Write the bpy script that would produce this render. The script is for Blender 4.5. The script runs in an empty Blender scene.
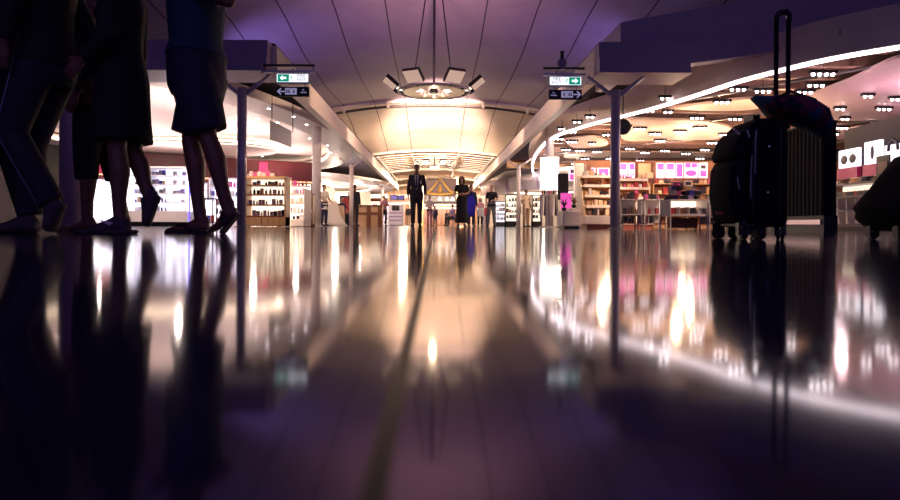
import bpy, math, random
from mathutils import Vector, Matrix, Euler
random.seed(7)
S = bpy.context.scene
COL = S.collection
PI = math.pi

# ------------------------------------------------------------------ camera
K = 600.0
ROLL = 0.0055
VPX, VPY, CH = 435.0, 225.0, 0.06
cd = bpy.data.cameras.new('camera')
cd.sensor_width = 36; cd.lens = 24
cd.shift_x = (450 - VPX) / 900; cd.shift_y = -(250 - VPY) / 900
cd.clip_start = 0.02; cd.clip_end = 300
cd.dof.use_dof = True; cd.dof.focus_distance = 14; cd.dof.aperture_fstop = 5.0
cam = bpy.data.objects.new('camera', cd); COL.objects.link(cam)
cam.matrix_world = Matrix(((1, -ROLL, 0, 0), (0, 0, -1, 0), (ROLL, 1, 0, CH), (0, 0, 0, 1)))
S.camera = cam

# ------------------------------------------------------------------ world, view
w = bpy.data.worlds.new('dusk_glow'); S.world = w; w.use_nodes = True
bg = w.node_tree.nodes['Background']
bg.inputs[0].default_value = (0.18, 0.12, 0.42, 1); bg.inputs[1].default_value = 0.10
S.view_settings.view_transform = 'Standard'; S.view_settings.look = 'None'
S.view_settings.exposure = 0.32; S.view_settings.gamma = 1.0
S.view_settings.use_curve_mapping = False
S.cycles.use_denoising = True
S.cycles.max_bounces = 7; S.cycles.sample_clamp_indirect = 4

def lamp(kind, name, loc, power, color, size=0.3, target=None, size_y=None, angle=None, spread=None):
    l = bpy.data.lights.new(name, kind); l.energy = power; l.color = color
    if kind == 'AREA':
        l.size = size
        if size_y: l.shape = 'RECTANGLE'; l.size_y = size_y
        if spread: l.spread = spread
    else: l.shadow_soft_size = size
    if kind == 'SPOT': l.spot_size = angle or 1.2; l.spot_blend = 0.8
    o = bpy.data.objects.new(name, l); COL.objects.link(o); o.location = loc
    if target is not None:
        o.rotation_euler = (Vector(target) - Vector(loc)).to_track_quat('-Z', 'Y').to_euler()
    return o
WARM = (1, .66, .34); WARMW = (1, .80, .60); PINKW = (1, .82, .86); COOL = (.8, .82, 1); VIO = (.35, .22, 1)
# floodlights of the ring chandelier: thrown up and onto the sloping bay behind
for tx, e in ((0, 120000), (-3.5, 7000), (3.5, 7000), (-8.5, 1800), (8.5, 1800)):
    lamp('SPOT', 'ring_flood_light', (tx*.12, 21.3, 4.8), e, (1, .70, .52), .12, (tx, 38, 6.1), angle=.46)
lamp('SPOT', 'ring_flood_light', (0, 18.6, 4.8), 300, (1, .50, .52), .12, (0, 20, 7.4), angle=2.9)
lamp('SPOT', 'ring_flood_light', (0, 48, 4.9), 3500, (1, .68, .4), .2, (0, 62, 5.6), angle=2.0)
for x, y in ((-2.2, 40), (2.0, 44), (-2.4, 51), (2.6, 64), (0.4, 72), (-4, 70), (4.5, 68)):
    lamp('POINT', 'far_hall_fill', (x, y, 3.4), 380 + y*4, (1, .70, .44), .15)  # floating fill points added to brighten the far end of the hall
# unseen fill spots above the shop roofs, added to tint the near vault violet
for x, y, e in ((-7, 12, 330), (7.5, 13, 300), (-8, 21, 380), (8.5, 21, 380)):
    lamp('SPOT', 'violet_vault_fill', (x, y, 4.4), e*.85, (.40, .28, 1), .3, (x*.15, y+6, 7.4), angle=2.2)
lamp('AREA', 'violet_rear_fill', (0, -5.5, 4.2), 80, (.42, .28, 1), 12, (0, 24, 7.4), 3.5)  # violet fill added behind the camera; no window stands there
# warm fill spots added under the shop edges to brighten the fittings' fronts
for (x, y), (tx, ty), e in (((-3.9, 12.0), (-3.7, 13.4), 150), ((-4.6, 12.6), (-4.3, 14.8), 150), ((-6.4, 13.4), (-6.8, 15), 120), ((3.9, 11.3), (3.6, 12.8), 130), ((4.6, 10.6), (4.4, 13), 170), ((5.6, 9.2), (4.6, 11.0), 120), ((6.8, 9.4), (7.0, 11.4), 60)):
    lamp('SPOT', 'front_shop_fill', (x, y, 2.72), e*1.8, (1, .64, .40), .05, (tx, ty, .5), angle=.95)
lamp('POINT', 'ring_plate_fill', (-.06, 20, 4.15), 22, (1, .72, .45), .1)  # point added below the ring to light its reflector plates
# fill spots without fixtures, added to brighten the canopies and ceiling panels
for x, y, e in ((-6.6, 14.5, 150), (-9.5, 15.5, 170), (-6.4, 19.5, 230), (-9.8, 21, 240), (-6.5, 25.5, 220), (-6, 34, 260), (-9, 40, 320), (-6, 47, 300)):
    lamp('SPOT', 'canopy_fill', (x, y, 1.72), e, (1, .68, .60), .1, (x, y, 3), angle=2.75)
for x, y, e in ((6.3, 14.2, 80), (8.8, 14.6, 70), (5.6, 18.5, 140), (8.2, 18.2, 140), (11, 18.0, 100), (6.8, 21.2, 120), (10, 21.2, 120), (6.2, 30, 240), (8, 38, 320), (6, 47, 300)):
    lamp('SPOT', 'panel_fill', (x, y, 1.75), e, (1, .64, .38), .1, (x, y, 3), angle=2.75)
for x, y, e in ((9.4, 12.0, 40), (11.5, 13.5, 40)):
    lamp('SPOT', 'panel_fill', (x, y, 1.95), e, (1, .50, .66), .1, (x, y, 3), angle=2.75)
for sg in (-1, 1):
    for y, e in ((14, 200), (20, 420), (28, 600), (37, 600)):
        lamp('SPOT', 'beam_fill', (sg*.8, y, 4.4), e, (1, .66, .46), .1, (sg*2.9, y+1.2, 3.0), angle=1.3)  # unseen spots in mid-air, added to warm the beams' inner faces
for x, y, e in ((-5.6, 13.2, 34), (-8.2, 13.4, 50), (-6.6, 16.2, 60), (-9.8, 17.5, 70), (-6.2, 20.5, 70), (-9.4, 22.3, 70), (-5.6, 24.2, 50)):
    lamp('POINT', 'left_shop_fill', (x, y, 2.15), e*.6, (1, .80, .72), .09)  # fill points with no fixture, added to brighten the left shop
for x, y, e in ((-5.5, 33, 200), (-8.5, 38, 260), (-5.6, 44, 260), (-9, 50, 300), (5.4, 30, 120), (8.5, 36, 260), (5.6, 45, 260), (9, 50, 300), (5.0, 24.5, 80)):
    lamp('POINT', 'far_shop_fill', (x, y, 2.3), e*1.2, (1, .80, .64), .12)  # added fill for the distant shops, no lamp modelled here
for x, y, e in ((5.6, 13.9, 42), (7.6, 13.6, 46), (4.9, 17.6, 60), (7.4, 17.4, 70), (9.8, 17.0, 60), (6.0, 20.9, 55), (8.6, 20.9, 60), (11.2, 20.4, 60)):
    lamp('POINT', 'right_shop_fill', (x, y, 2.25), e*.8, (1, .64, .40), .09)  # added warm fill inside the right shop, not hung from any fixture
for x, y, e in ((7.6, 11.2, 20), (9.4, 11.6, 22), (11.6, 13.0, 26)):
    lamp('POINT', 'right_near_shop_fill', (x, y, 2.35), e, (1, .62, .66), .06)  # added pinkish fill over the near right counter, no fixture there

# ------------------------------------------------------------------ helpers
def P(px, py, Y):
    dx, dy = px - VPX, py - VPY
    u = dx + ROLL * dy; v = ROLL * dx - dy
    return Vector((u * Y / K, Y, CH + v * Y / K))

def hexc(c): return (c[0], c[1], c[2], 1)
def mat(name, color, rough=.5, metal=0, emit=None, es=0, var=.12, scale=8, spec=None, alpha=None, trans=None, bump=0):
    m = bpy.data.materials.new(name); m.use_nodes = True
    nt = m.node_tree; b = nt.nodes['Principled BSDF']
    b.inputs['Roughness'].default_value = rough; b.inputs['Metallic'].default_value = metal
    if spec is not None: b.inputs['Specular IOR Level'].default_value = spec
    if emit:
        b.inputs['Emission Color'].default_value = hexc(emit); b.inputs['Emission Strength'].default_value = es
        b.inputs['Base Color'].default_value = hexc(color)
        m.cycles.emission_sampling = 'AUTO'
    else:
        tc = nt.nodes.new('ShaderNodeTexCoord'); n = nt.nodes.new('ShaderNodeTexNoise')
        n.inputs['Scale'].default_value = scale; n.inputs['Detail'].default_value = 3
        nt.links.new(tc.outputs['Object'], n.inputs['Vector'])
        mr = nt.nodes.new('ShaderNodeMix'); mr.data_type = 'RGBA'
        mr.inputs[6].default_value = hexc([x * (1 - var) for x in color])
        mr.inputs[7].default_value = hexc([min(1, x * (1 + var)) for x in color])
        nt.links.new(n.outputs['Fac'], mr.inputs[0]); nt.links.new(mr.outputs[2], b.inputs['Base Color'])
        if bump:
            bp = nt.nodes.new('ShaderNodeBump'); bp.inputs['Strength'].default_value = bump
            nt.links.new(n.outputs['Fac'], bp.inputs['Height']); nt.links.new(bp.outputs[0], b.inputs['Normal'])
    if trans: b.inputs['Transmission Weight'].default_value = trans
    if alpha is not None: b.inputs['Alpha'].default_value = alpha
    return m

class MB:
    def __init__(s): s.v = []; s.f = []
    def add(s, vs, fs):
        k = len(s.v); s.v += [tuple(x) for x in vs]; s.f += [tuple(i + k for i in f) for f in fs]; return s
    def box(s, x0, x1, y0, y1, z0, z1, M=None):
        vs = [Vector(p) for p in ((x0,y0,z0),(x1,y0,z0),(x1,y1,z0),(x0,y1,z0),(x0,y0,z1),(x1,y0,z1),(x1,y1,z1),(x0,y1,z1))]
        if M: vs = [M @ p for p in vs]
        return s.add(vs, [(0,3,2,1),(4,5,6,7),(0,1,5,4),(1,2,6,5),(2,3,7,6),(3,0,4,7)])
    def cbox(s, c, d, M=None):
        return s.box(c[0]-d[0]/2, c[0]+d[0]/2, c[1]-d[1]/2, c[1]+d[1]/2, c[2]-d[2]/2, c[2]+d[2]/2, M)
    def rbox(s, x0, x1, y0, y1, z0, z1, b=.01):     # chamfered box
        b = min(b, (x1-x0)*.45, (y1-y0)*.45, (z1-z0)*.45)
        def ring(z, i):
            return [(x0+i+b,y0+i,z),(x1-i-b,y0+i,z),(x1-i,y0+i+b,z),(x1-i,y1-i-b,z),(x1-i-b,y1-i,z),(x0+i+b,y1-i,z),(x0+i,y1-i-b,z),(x0+i,y0+i+b,z)]
        return s.loft([ring(z0, b*.99), ring(z0+b, 0), ring(z1-b, 0), ring(z1, b*.99)])
    def loft(s, rings, cap=True, closed=True):
        n = len(rings[0]); vs = [p for r in rings for p in r]; fs = []
        for i in range(len(rings)-1):
            for j in range(n if closed else n-1):
                a, b = i*n+j, i*n+(j+1) % n
                fs.append((a, b, b+n, a+n))
        if cap: fs.append(tuple(range(n-1, -1, -1))); fs.append(tuple(range((len(rings)-1)*n, len(rings)*n)))
        return s.add(vs, fs)
    def tube(s, pts, r, n=10, cap=True, flat=1.0, round_end=False):
        pts = [Vector(p) for p in pts]
        rs = list(r) if hasattr(r, '__len__') else [r]*len(pts)
        if round_end:
            d0 = (pts[0]-pts[1]).normalized(); d1 = (pts[-1]-pts[-2]).normalized()
            pts = [pts[0]+d0*rs[0]*.9, pts[0]+d0*rs[0]*.6] + pts + [pts[-1]+d1*rs[-1]*.6, pts[-1]+d1*rs[-1]*.9]
            rs = [rs[0]*.35, rs[0]*.8] + rs + [rs[-1]*.8, rs[-1]*.35]
        rings = []; up = None
        for i, p in enumerate(pts):
            if i == 0: t = pts[1]-pts[0]
            elif i == len(pts)-1: t = pts[-1]-pts[-2]
            else: t = (pts[i+1]-p).normalized() + (p-pts[i-1]).normalized()
            t = t.normalized() if t.length > 1e-9 else Vector((0,0,1))
            if up is None: up = Vector((0,0,1)) if abs(t.z) < .9 else Vector((0,1,0))
            a = t.cross(up)
            if a.length < 1e-5: a = t.cross(Vector((1,0,0)))
            a.normalize(); b = a.cross(t).normalized(); up = b
            rings.append([p + a*math.cos(2*PI*k/n)*rs[i] + b*math.sin(2*PI*k/n)*rs[i]*flat for k in range(n)])
        return s.loft(rings, cap)
    def lathe(s, prof, n=20, c=(0,0,0), M=None, cap=True):
        rings = []
        for r, z in prof:
            ring = [Vector((c[0]+r*math.cos(2*PI*k/n), c[1]+r*math.sin(2*PI*k/n), c[2]+z)) for k in range(n)]
            if M: ring = [M @ p for p in ring]
            rings.append(ring)
        return s.loft(rings, cap)
    def ell(s, c, r, n=14, m=9, M=None):
        rings = []
        for i in range(m+1):
            t = -PI/2 + PI*i/m; t = max(min(t, PI/2-.06), -PI/2+.06)
            ring = [Vector((r[0]*math.cos(t)*math.cos(2*PI*k/n), r[1]*math.cos(t)*math.sin(2*PI*k/n), r[2]*math.sin(t))) for k in range(n)]
            if M: ring = [M @ p for p in ring]
            rings.append([p + Vector(c) for p in ring])
        return s.loft(rings)
    def prism(s, poly, z0, z1):
        n = len(poly)
        return s.loft([[(x, y, z0) for x, y in poly], [(x, y, z1) for x, y in poly]])
    def prism_y(s, poly, y0, y1):    # polygon in xz
        return s.loft([[(x, y0, z) for x, z in poly], [(x, y1, z) for x, z in poly]])
    def prism_x(s, poly, x0, x1):    # polygon in yz
        return s.loft([[(x0, y, z) for y, z in poly], [(x1, y, z) for y, z in poly]])
    def mesh(s, name, smooth=False):
        me = bpy.data.meshes.new(name); me.from_pydata(s.v, [], s.f); me.validate()
        if smooth:
            for p in me.polygons: p.use_smooth = True
        return me
    def build(s, name, m, parent=None, loc=(0,0,0), rz=0, smooth=False, label=None):
        o = bpy.data.objects.new(name, s.mesh(name, smooth)); COL.objects.link(o)
        if m: o.data.materials.append(m)
        o.location = loc; o.rotation_euler = (0, 0, rz)
        if parent: o.parent = parent
        if label: o['label'] = label
        return o

def tag(o, label, cat, group=None, kind=None):
    o['label'] = label; o['category'] = cat
    if group: o['group'] = group
    if kind: o['kind'] = kind
    return o
def struct(o, label=None, cat=None):
    o['kind'] = 'structure'
    if label: o['label'] = label
    if cat: o['category'] = cat
    return o
def thing(name, label, cat, loc=(0,0,0), rz=0, group=None):
    o = bpy.data.objects.new(name, None); COL.objects.link(o); o.empty_display_size = .1
    o.location = loc; o.rotation_euler = (0, 0, rz)
    return tag(o, label, cat, group)
KIDS = {}
def dup(root, loc, rz=None, label=None, group=None, scale=None):
    def cp(o, parent):
        c = o.copy(); COL.objects.link(c)
        if parent: c.parent = parent
        for ch in o.children: cp(ch, c)
        return c
    r = cp(root, None); r.location = loc
    if rz is not None: r.rotation_euler = (0, 0, rz)
    if label: r['label'] = label
    if group: r['group'] = group
    if scale: r.scale = scale
    return r

# ------------------------------------------------------------------ materials
m_white = mat('white_paint', (.78, .72, .70), .5)
m_beam = mat('beam_paint', (.74, .62, .56), .45)
m_post = mat('post_paint', (.58, .50, .62), .3, .2)
m_pale = mat('pale_column_paint', (.85, .74, .70), .4)
m_soffit = mat('soffit_paint', (.40, .32, .48), .55)
m_dark = mat('dark_ceiling_paint', (.05, .032, .04), .6)
m_black = mat('black_plastic', (.012, .010, .014), .45)
m_blackcloth = mat('black_cloth', (.010, .008, .014), .85, bump=.2, scale=60)
m_chrome = mat('chrome', (.8, .78, .8), .2, 1)
m_steel = mat('steel', (.45, .43, .47), .3, .9)
m_wood = mat('light_wood', (.70, .45, .24), .45, scale=14, var=.2)
m_darkwood = mat('dark_wood', (.22, .08, .04), .4, scale=14, var=.3)
m_redwall = mat('dark_red_wall', (.085, .006, .012), .4)
m_brown = mat('brown_wall', (.42, .19, .10), .5)
m_gold = mat('gold_leaf', (.75, .50, .16), .35, .8)
m_glass = mat('clear_glass', (.9, .95, 1), .05, alpha=.18)
m_line = mat('cove_light_white', (1, 1, 1), .5, emit=(1, .84, .92), es=5.0)
m_cove = mat('cove_light_warm', (1, 1, 1), .5, emit=(1, .78, .55), es=4)
m_spot = mat('spot_lamp', (1, 1, 1), .5, emit=(1, .86, .92), es=16); m_spot.cycles.emission_sampling = 'NONE'
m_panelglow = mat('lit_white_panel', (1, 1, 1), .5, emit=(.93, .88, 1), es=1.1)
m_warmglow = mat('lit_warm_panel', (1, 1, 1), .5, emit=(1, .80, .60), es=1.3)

# ------------------------------------------------------------------ floor
def floor_material():
    m = bpy.data.materials.new('polished_stone_floor'); m.use_nodes = True
    nt = m.node_tree; b = nt.nodes['Principled BSDF']; N = nt.nodes.new; L = nt.links.new
    tc = N('ShaderNodeTexCoord'); sep = N('ShaderNodeSeparateXYZ'); L(tc.outputs['Object'], sep.inputs[0])
    def joint(out, off, width, period):
        a = N('ShaderNodeMath'); a.operation = 'ADD'; a.inputs[1].default_value = off; L(out, a.inputs[0])
        d = N('ShaderNodeMath'); d.operation = 'PINGPONG'; d.inputs[1].default_value = period/2; L(a.outputs[0], d.inputs[0])
        c = N('ShaderNodeMath'); c.operation = 'LESS_THAN'; c.inputs[1].default_value = width/2; L(d.outputs[0], c.inputs[0])
        return c.outputs[0]
    jx = joint(sep.outputs[0], 0.0135, .006, 1.2); jy = joint(sep.outputs[1], 0.6, .004, 1.2)
    mx = N('ShaderNodeMath'); mx.operation = 'MAXIMUM'; L(jx, mx.inputs[0]); L(jy, mx.inputs[1])
    nz = N('ShaderNodeTexNoise'); nz.inputs['Scale'].default_value = 1.6; nz.inputs['Detail'].default_value = 6; L(tc.outputs['Object'], nz.inputs['Vector'])
    c1 = N('ShaderNodeMix'); c1.data_type = 'RGBA'; c1.inputs[6].default_value = (.016, .011, .045, 1); c1.inputs[7].default_value = (.026, .017, .062, 1); L(nz.outputs['Fac'], c1.inputs[0])
    c2 = N('ShaderNodeMix'); c2.data_type = 'RGBA'; c2.inputs[7].default_value = (.006, .005, .01, 1); L(jx, c2.inputs[0]); L(c1.outputs[2], c2.inputs[6])
    L(c2.outputs[2], b.inputs['Base Color'])
    r = N('ShaderNodeMapRange'); r.inputs[3].default_value = .062; r.inputs[4].default_value = .094; L(nz.outputs['Fac'], r.inputs[0])
    rr = N('ShaderNodeMix'); rr.data_type = 'FLOAT'; rr.inputs[3].default_value = .5; L(jx, rr.inputs[0]); L(r.outputs[0], rr.inputs[2])
    L(rr.outputs[0], b.inputs['Roughness'])
    b.inputs['IOR'].default_value = 2.2
    sp = N('ShaderNodeMix'); sp.data_type = 'FLOAT'; sp.inputs[2].default_value = .5; sp.inputs[3].default_value = .04; L(jx, sp.inputs[0])
    L(sp.outputs[0], b.inputs['Specular IOR Level'])
    return m
struct(MB().box(-20, 20, -6, 88, -.2, 0).build('floor', floor_material()), 'dark polished stone concourse floor mirroring the shops', 'floor')

# ------------------------------------------------------------------ vaulted ceiling
def ceil_mat():
    m = bpy.data.materials.new('shaded_fabric_ceiling_panels'); m.use_nodes = True
    nt = m.node_tree; b = nt.nodes['Principled BSDF']; N = nt.nodes.new; L = nt.links.new
    tc = N('ShaderNodeTexCoord'); sep = N('ShaderNodeSeparateXYZ'); L(tc.outputs['Object'], sep.inputs[0])
    a = N('ShaderNodeMath'); a.operation = 'PINGPONG'; a.inputs[1].default_value = .885; L(sep.outputs[0], a.inputs[0])
    c = N('ShaderNodeMath'); c.operation = 'LESS_THAN'; c.inputs[1].default_value = .024; L(a.outputs[0], c.inputs[0])
    ab = N('ShaderNodeMath'); ab.operation = 'ABSOLUTE'; L(sep.outputs[0], ab.inputs[0])
    g = N('ShaderNodeMath'); g.operation = 'GREATER_THAN'; g.inputs[1].default_value = .5; L(ab.outputs[0], g.inputs[0])
    mu = N('ShaderNodeMath'); mu.operation = 'MULTIPLY'; L(c.outputs[0], mu.inputs[0]); L(g.outputs[0], mu.inputs[1])
    nz = N('ShaderNodeTexNoise'); nz.inputs['Scale'].default_value = 1.3; L(tc.outputs['Object'], nz.inputs['Vector'])
    c1 = N('ShaderNodeMix'); c1.data_type = 'RGBA'; c1.inputs[6].default_value = (.35, .27, .36, 1); c1.inputs[7].default_value = (.44, .35, .44, 1); L(nz.outputs['Fac'], c1.inputs[0])  # violet shade of the near bay is put into its base colour
    c2 = N('ShaderNodeMix'); c2.data_type = 'RGBA'; c2.inputs[7].default_value = (.05, .03, .04, 1); L(mu.outputs[0], c2.inputs[0]); L(c1.outputs[2], c2.inputs[6])
    L(c2.outputs[2], b.inputs['Base Color']); b.inputs['Roughness'].default_value = .7
    return m
def interp(tab, x):
    if x <= tab[0][0]: return tab[0][1]
    for (a, b), (c, d) in zip(tab, tab[1:]):
        if x <= c:
            t = (x-a)/(c-a); t = t*t*(3-2*t) * .5 + t*.5
            return b + (d-b)*t
    return tab[-1][1]
CS = 1.45
BAY1 = [(y*CS, z*CS) for y, z in [(-6, 7.2), (6, 6.7), (10, 6.05), (14, 5.42), (17, 5.02), (20, 4.93), (24, 5.07)]]
BAY2 = [(y*CS, z*CS) for y, z in [(24, 5.0), (25.5, 4.85), (28, 4.4), (31, 3.95)]]
BAY3 = [(y*CS, z*CS) for y, z in [(31, 4.0), (44, 4.0), (48, 4.1), (60, 4.1)]]
def dropx(x):
    x = abs(x)/CS
    return CS*(.022*x*x if x < 6 else .792 + .264*(x-6))
def vault(tab, ny, name, m, label):
    xs = [-21 + i*.75 for i in range(57)]; ys = [tab[0][0] + (tab[-1][0]-tab[0][0])*j/ny for j in range(ny+1)]
    b = MB(); n = len(xs)
    vs = [(x, y, interp(tab, y)-dropx(x)) for y in ys for x in xs] + [(x, y, interp(tab, y)-dropx(x)+.12) for y in ys for x in xs]
    fs = []; off = n*(ny+1)
    for j in range(ny):
        for i in range(n-1):
            q = (j*n+i, j*n+i+1, (j+1)*n+i+1, (j+1)*n+i); fs += [q[::-1], tuple(k+off for k in q)]
    for j in range(ny): fs += [(j*n, (j+1)*n, (j+1)*n+off, j*n+off), (j*n+n-1, j*n+n-1+off, (j+1)*n+n-1+off, (j+1)*n+n-1)]
    for i in range(n-1): fs += [(i, i+off, i+1+off, i+1), (ny*n+i, ny*n+i+1, ny*n+i+1+off, ny*n+i+off)]
    b.add(vs, fs)
    return struct(b.build(name, m, smooth=True), label, 'ceiling')
cm = ceil_mat()
vault(BAY1, 60, 'ceiling', cm, 'near bay of the vaulted ceiling with long dark panel seams')
cm2 = cm.copy(); cm2.name = 'lit_fabric_ceiling_panels'  # paler, warmer copy carrying the floodlit tone in its colour
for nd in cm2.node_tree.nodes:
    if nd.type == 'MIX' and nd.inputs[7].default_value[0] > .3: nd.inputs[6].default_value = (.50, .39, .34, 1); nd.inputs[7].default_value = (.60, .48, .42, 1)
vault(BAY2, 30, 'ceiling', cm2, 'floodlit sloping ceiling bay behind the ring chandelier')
vault(BAY3, 60, 'ceiling', mat('far_ceiling_paint', (.42, .30, .24), .6), 'far ceiling bay under the louvres')
m_rib = mat('ceiling_rib_paint', (.62, .52, .44), .4)
def rib(Y, z, r, dz, m, name, label, span=8, n=40):
    pts = [(-span + 2*span*i/n, Y, z - dropx(-span + 2*span*i/n) + dz) for i in range(n+1)]
    return struct(MB().tube(pts, r, 8).build(name, m, smooth=True), label, 'trim')
rib(34.65, 7.25, .06, -.02, m_rib, 'trim_1', 'pale curved pipe where two ceiling bays meet', 12)
rib(34.8, 7.25, .07, -.24, m_dark, 'trim_2', 'dark curved pipe under the ceiling joint', 12)
b = MB()
for x in (-9, -7.1, -5.3, -2.75, 2.75, 5.3, 7.1, 9):
    z = 7.25 - dropx(x); b.cbox((x, 34.7, z-.13), (.14, .20, .34))
struct(b.build('trim_3', m_rib), 'clamps holding the curved ceiling pipes', 'trim')
rib(45, 5.62, .08, .02, m_rib, 'trim_4', 'far curved ceiling pipe', 10)
# louvred roof of the far bay
b = MB()
for k in range(16):
    Y = 46 + k*1.5
    for a, c in zip(range(-14, 14), range(-13, 15)):
        x0, x1 = a*.75, c*.75; za, zb = 5.5-dropx(x0), 5.5-dropx(x1)
        b.add([(x0,Y,za),(x1,Y,zb),(x1,Y+.55,zb+.12),(x0,Y+.55,za+.12),(x0,Y,za+.04),(x1,Y,zb+.04),(x1,Y+.55,zb+.16),(x0,Y+.55,za+.16)],
              [(0,3,2,1),(4,5,6,7),(0,1,5,4),(2,3,7,6),(1,2,6,5),(3,0,4,7)])
struct(b.build('trim_5', m_beam), 'pale slatted louvres across the far ceiling', 'trim')
b = MB()
for x in (-7.2, -4.3, -1.75, 1.75, 4.3, 7.2):
    b.tube([(x, 45, 5.4-dropx(x)), (x, 68, 5.4-dropx(x))], .07, 8)
struct(b.build('trim_6', m_white), 'long pale pipes running under the far louvres', 'trim')
for i, Y in enumerate((57, 66, 76)):
    rib(Y, 5.4, .13, -.05, m_rib, 'trim_%d' % (7+i), 'arched girder number %s of the far hall' % ('one', 'two', 'three')[i], 10)

# walls of the hall
struct(MB().box(-17, 17, 85, 85.3, 0, 7).build('wall_back', mat('far_wall', (.60, .40, .26), .6)))
struct(MB().box(-15.3, -15, -2, 85.3, 0, 9).build('wall_left', mat('hall_wall', (.04, .025, .035), .6)))
struct(MB().box(17, 17.3, -2, 85.3, 0, 9).build('wall_right', bpy.data.materials['hall_wall']))

# long edge beams
def beam(sgn, name, label):
    b = MB()
    x0, x1 = 2.80, 3.32
    st = [(11.0, 2.80, 3.32), (30, 2.8, 3.26), (48, 2.80, 3.22)]
    b.loft([[(sgn*2.90, q[0], q[1]), (sgn*3.08, q[0], q[1]), (sgn*3.08, q[0], q[2]), (sgn*2.92, q[0], q[2])] for q in st])
    return struct(b.build(name, m_beam), label, 'beam')
beam(-1, 'trim_10', 'long pale beam along the left side of the concourse')
beam(1, 'trim_11', 'long pale beam along the right side of the concourse')
m_gapsheet = mat('dark_gap_sheet', (.035, .022, .045), .6)  # for dark sheets added to darken the gaps beside the beams
struct(MB().box(-15, -3.12, 11.62, 50, 3.50, 3.56).build('ceiling', m_gapsheet), 'added dark sheet between left beam and oval canopy', 'ceiling')
struct(MB().box(3.12, 17, 11.62, 50, 3.50, 3.56).build('ceiling', m_gapsheet), 'added dark sheet between right beam and curved fascia', 'ceiling')
# box beams over the first posts
def boxbeam(sgn, xa, xb, name, label):
    b = MB(); x0, x1 = sorted((sgn*xa, sgn*xb))
    b.box(x0, x1, 10.75, 11.6, 3.08, 3.36); b.box(x0, x1, 10.70, 11.6, 2.82, 3.075)
    b.box(x0-.02, x1+.02, 10.66, 11.6, 2.79, 2.82)
    return struct(b.build(name, m_soffit), label, 'beam')
boxbeam(-1, 3.02, 8.0, 'trim_12', 'purple grey box beam over the left steel post')
boxbeam(1, 2.92, 4.55, 'trim_13', 'purple grey box beam over the right steel post')

# steel posts with braces
def post(x, y, label, r=.085, top=2.55, m=None):
    t = thing('steel_post', label, 'post', (x, y, 0), 0, 'steel posts carrying the roof edge')
    b = MB(); b.lathe([(r, 0), (r, top)], 24); b.build('shaft', m or m_post, t, smooth=True)
    b = MB(); b.lathe([(r*1.5, 0), (r*1.5, .015), (r*1.05, .03)], 24); b.build('foot_plate', m_steel, t)
    for sx in (-1, 1):
        b = MB(); b.tube([(sx*.04, 0, top-.12), (sx*.52, 0, 2.80)], [.045, .03], 8); b.build('brace', m or m_post, t, smooth=True)
    return t
post(P(241.5, 200, 11).x, 11, 'grey round steel post below the left fire exit sign')
post(P(615, 200, 11).x, 11, 'grey round steel post below the right fire exit sign')
post(-3.42, 24.5, 'warm lit round post behind the man in the dark suit on the left', .085, m=m_pale)
post(3.40, 24.5, 'warm lit post beside the man in the beige shirt', .085, m=m_pale)
post(-3.40, 38.5, 'distant thin post at the far left shops', .085, m=m_pale)
post(3.30, 40, 'distant thin post at the far right shops', .085, m=m_pale)
c = P(316.5, 200, 17.5)
t = thing('white_column', 'stout white round column at the rim of the left shop canopy', 'column', (c.x, c.y, 0))
MB().lathe([(.13, 0), (.13, 2.92)], 28).build('shaft', m_pale, t, smooth=True)
MB().lathe([(.16, 0), (.16, .03)], 28).build('base_ring', m_white, t, smooth=True)
c = P(72, 200, 9)
t = thing('pale_wide_column', 'wide pale column seen between the dark walking legs', 'column', (c.x, c.y, 0))
MB().lathe([(.17, 0), (.17, 2.85)], 32).build('shaft', mat('lilac_column_paint', (.42, .30, .40), .5), t, smooth=True)
MB().lathe([(.2, 0), (.2, .04)], 32).build('base_ring', m_steel, t, smooth=True)

# ------------------------------------------------------------------ shop canopies
def ellipse(cx, cy, a, b, n=96, a0=0, a1=2*PI):
    return [(cx + a*math.cos(a0+(a1-a0)*i/n), cy + b*math.sin(a0+(a1-a0)*i/n)) for i in range(n)]
def ring_slab(cx, cy, a, b, k, z0, z1, n=96):
    o = ellipse(cx, cy, a, b, n); i = ellipse(cx, cy, a*k, b*k, n)
    m = MB(); vs = [(x,y,z0) for x,y in o]+[(x,y,z0) for x,y in i]+[(x,y,z1) for x,y in o]+[(x,y,z1) for x,y in i]
    fs = []
    for j in range(n):
        q = (j+1) % n
        fs += [(j, n+j, n+q, q), (2*n+j, 2*n+q, 3*n+q, 3*n+j), (j, q, 2*n+q, 2*n+j), (n+j, 3*n+j, 3*n+q, n+q)]
    m.add(vs, fs); return m
m_can = mat('canopy_plaster', (.80, .70, .68), .5)
def canopy(cx, cy, a, b, label, z=2.9, k=.84, isl=()):
    t = thing('shop_canopy', label, 'canopy', (0, 0, 0))
    ring_slab(cx, cy, a, b, k, z, z+.22).build('rim', m_can, t, smooth=False)
    ring_slab(cx, cy, a*(k+.005), b*(k+.005), .985, z+.05, z+.11).build('cove_light', m_cove, t)
    MB().prism(ellipse(cx, cy, a*(k+.04), b*(k+.04)), z+.30, z+.36).build('inner_ceiling', m_can, t)
    for x, y, p, q in isl:
        ring_slab(x, y, p, q, .93, z+.14, z+.20).build('island_rim', m_cove, t)
        MB().prism(ellipse(x, y, p*.92, q*.92), z+.04, z+.10).build('island', m_can, t)
    return t
canopy(-8.5, 20.5, 5.4, 12, 'wide oval white canopy over the left shop with glowing coves', isl=((-9.3, 23.6, 3.3, 2.4), (-10.6, 16.6, 2.0, 1.6)))
canopy(-9.0, 46, 5.7, 12, 'second oval canopy over the distant left shops', k=.7)
canopy(9.3, 44.5, 5.8, 15, 'pale oval canopy over the distant right shops', k=.7)

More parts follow.
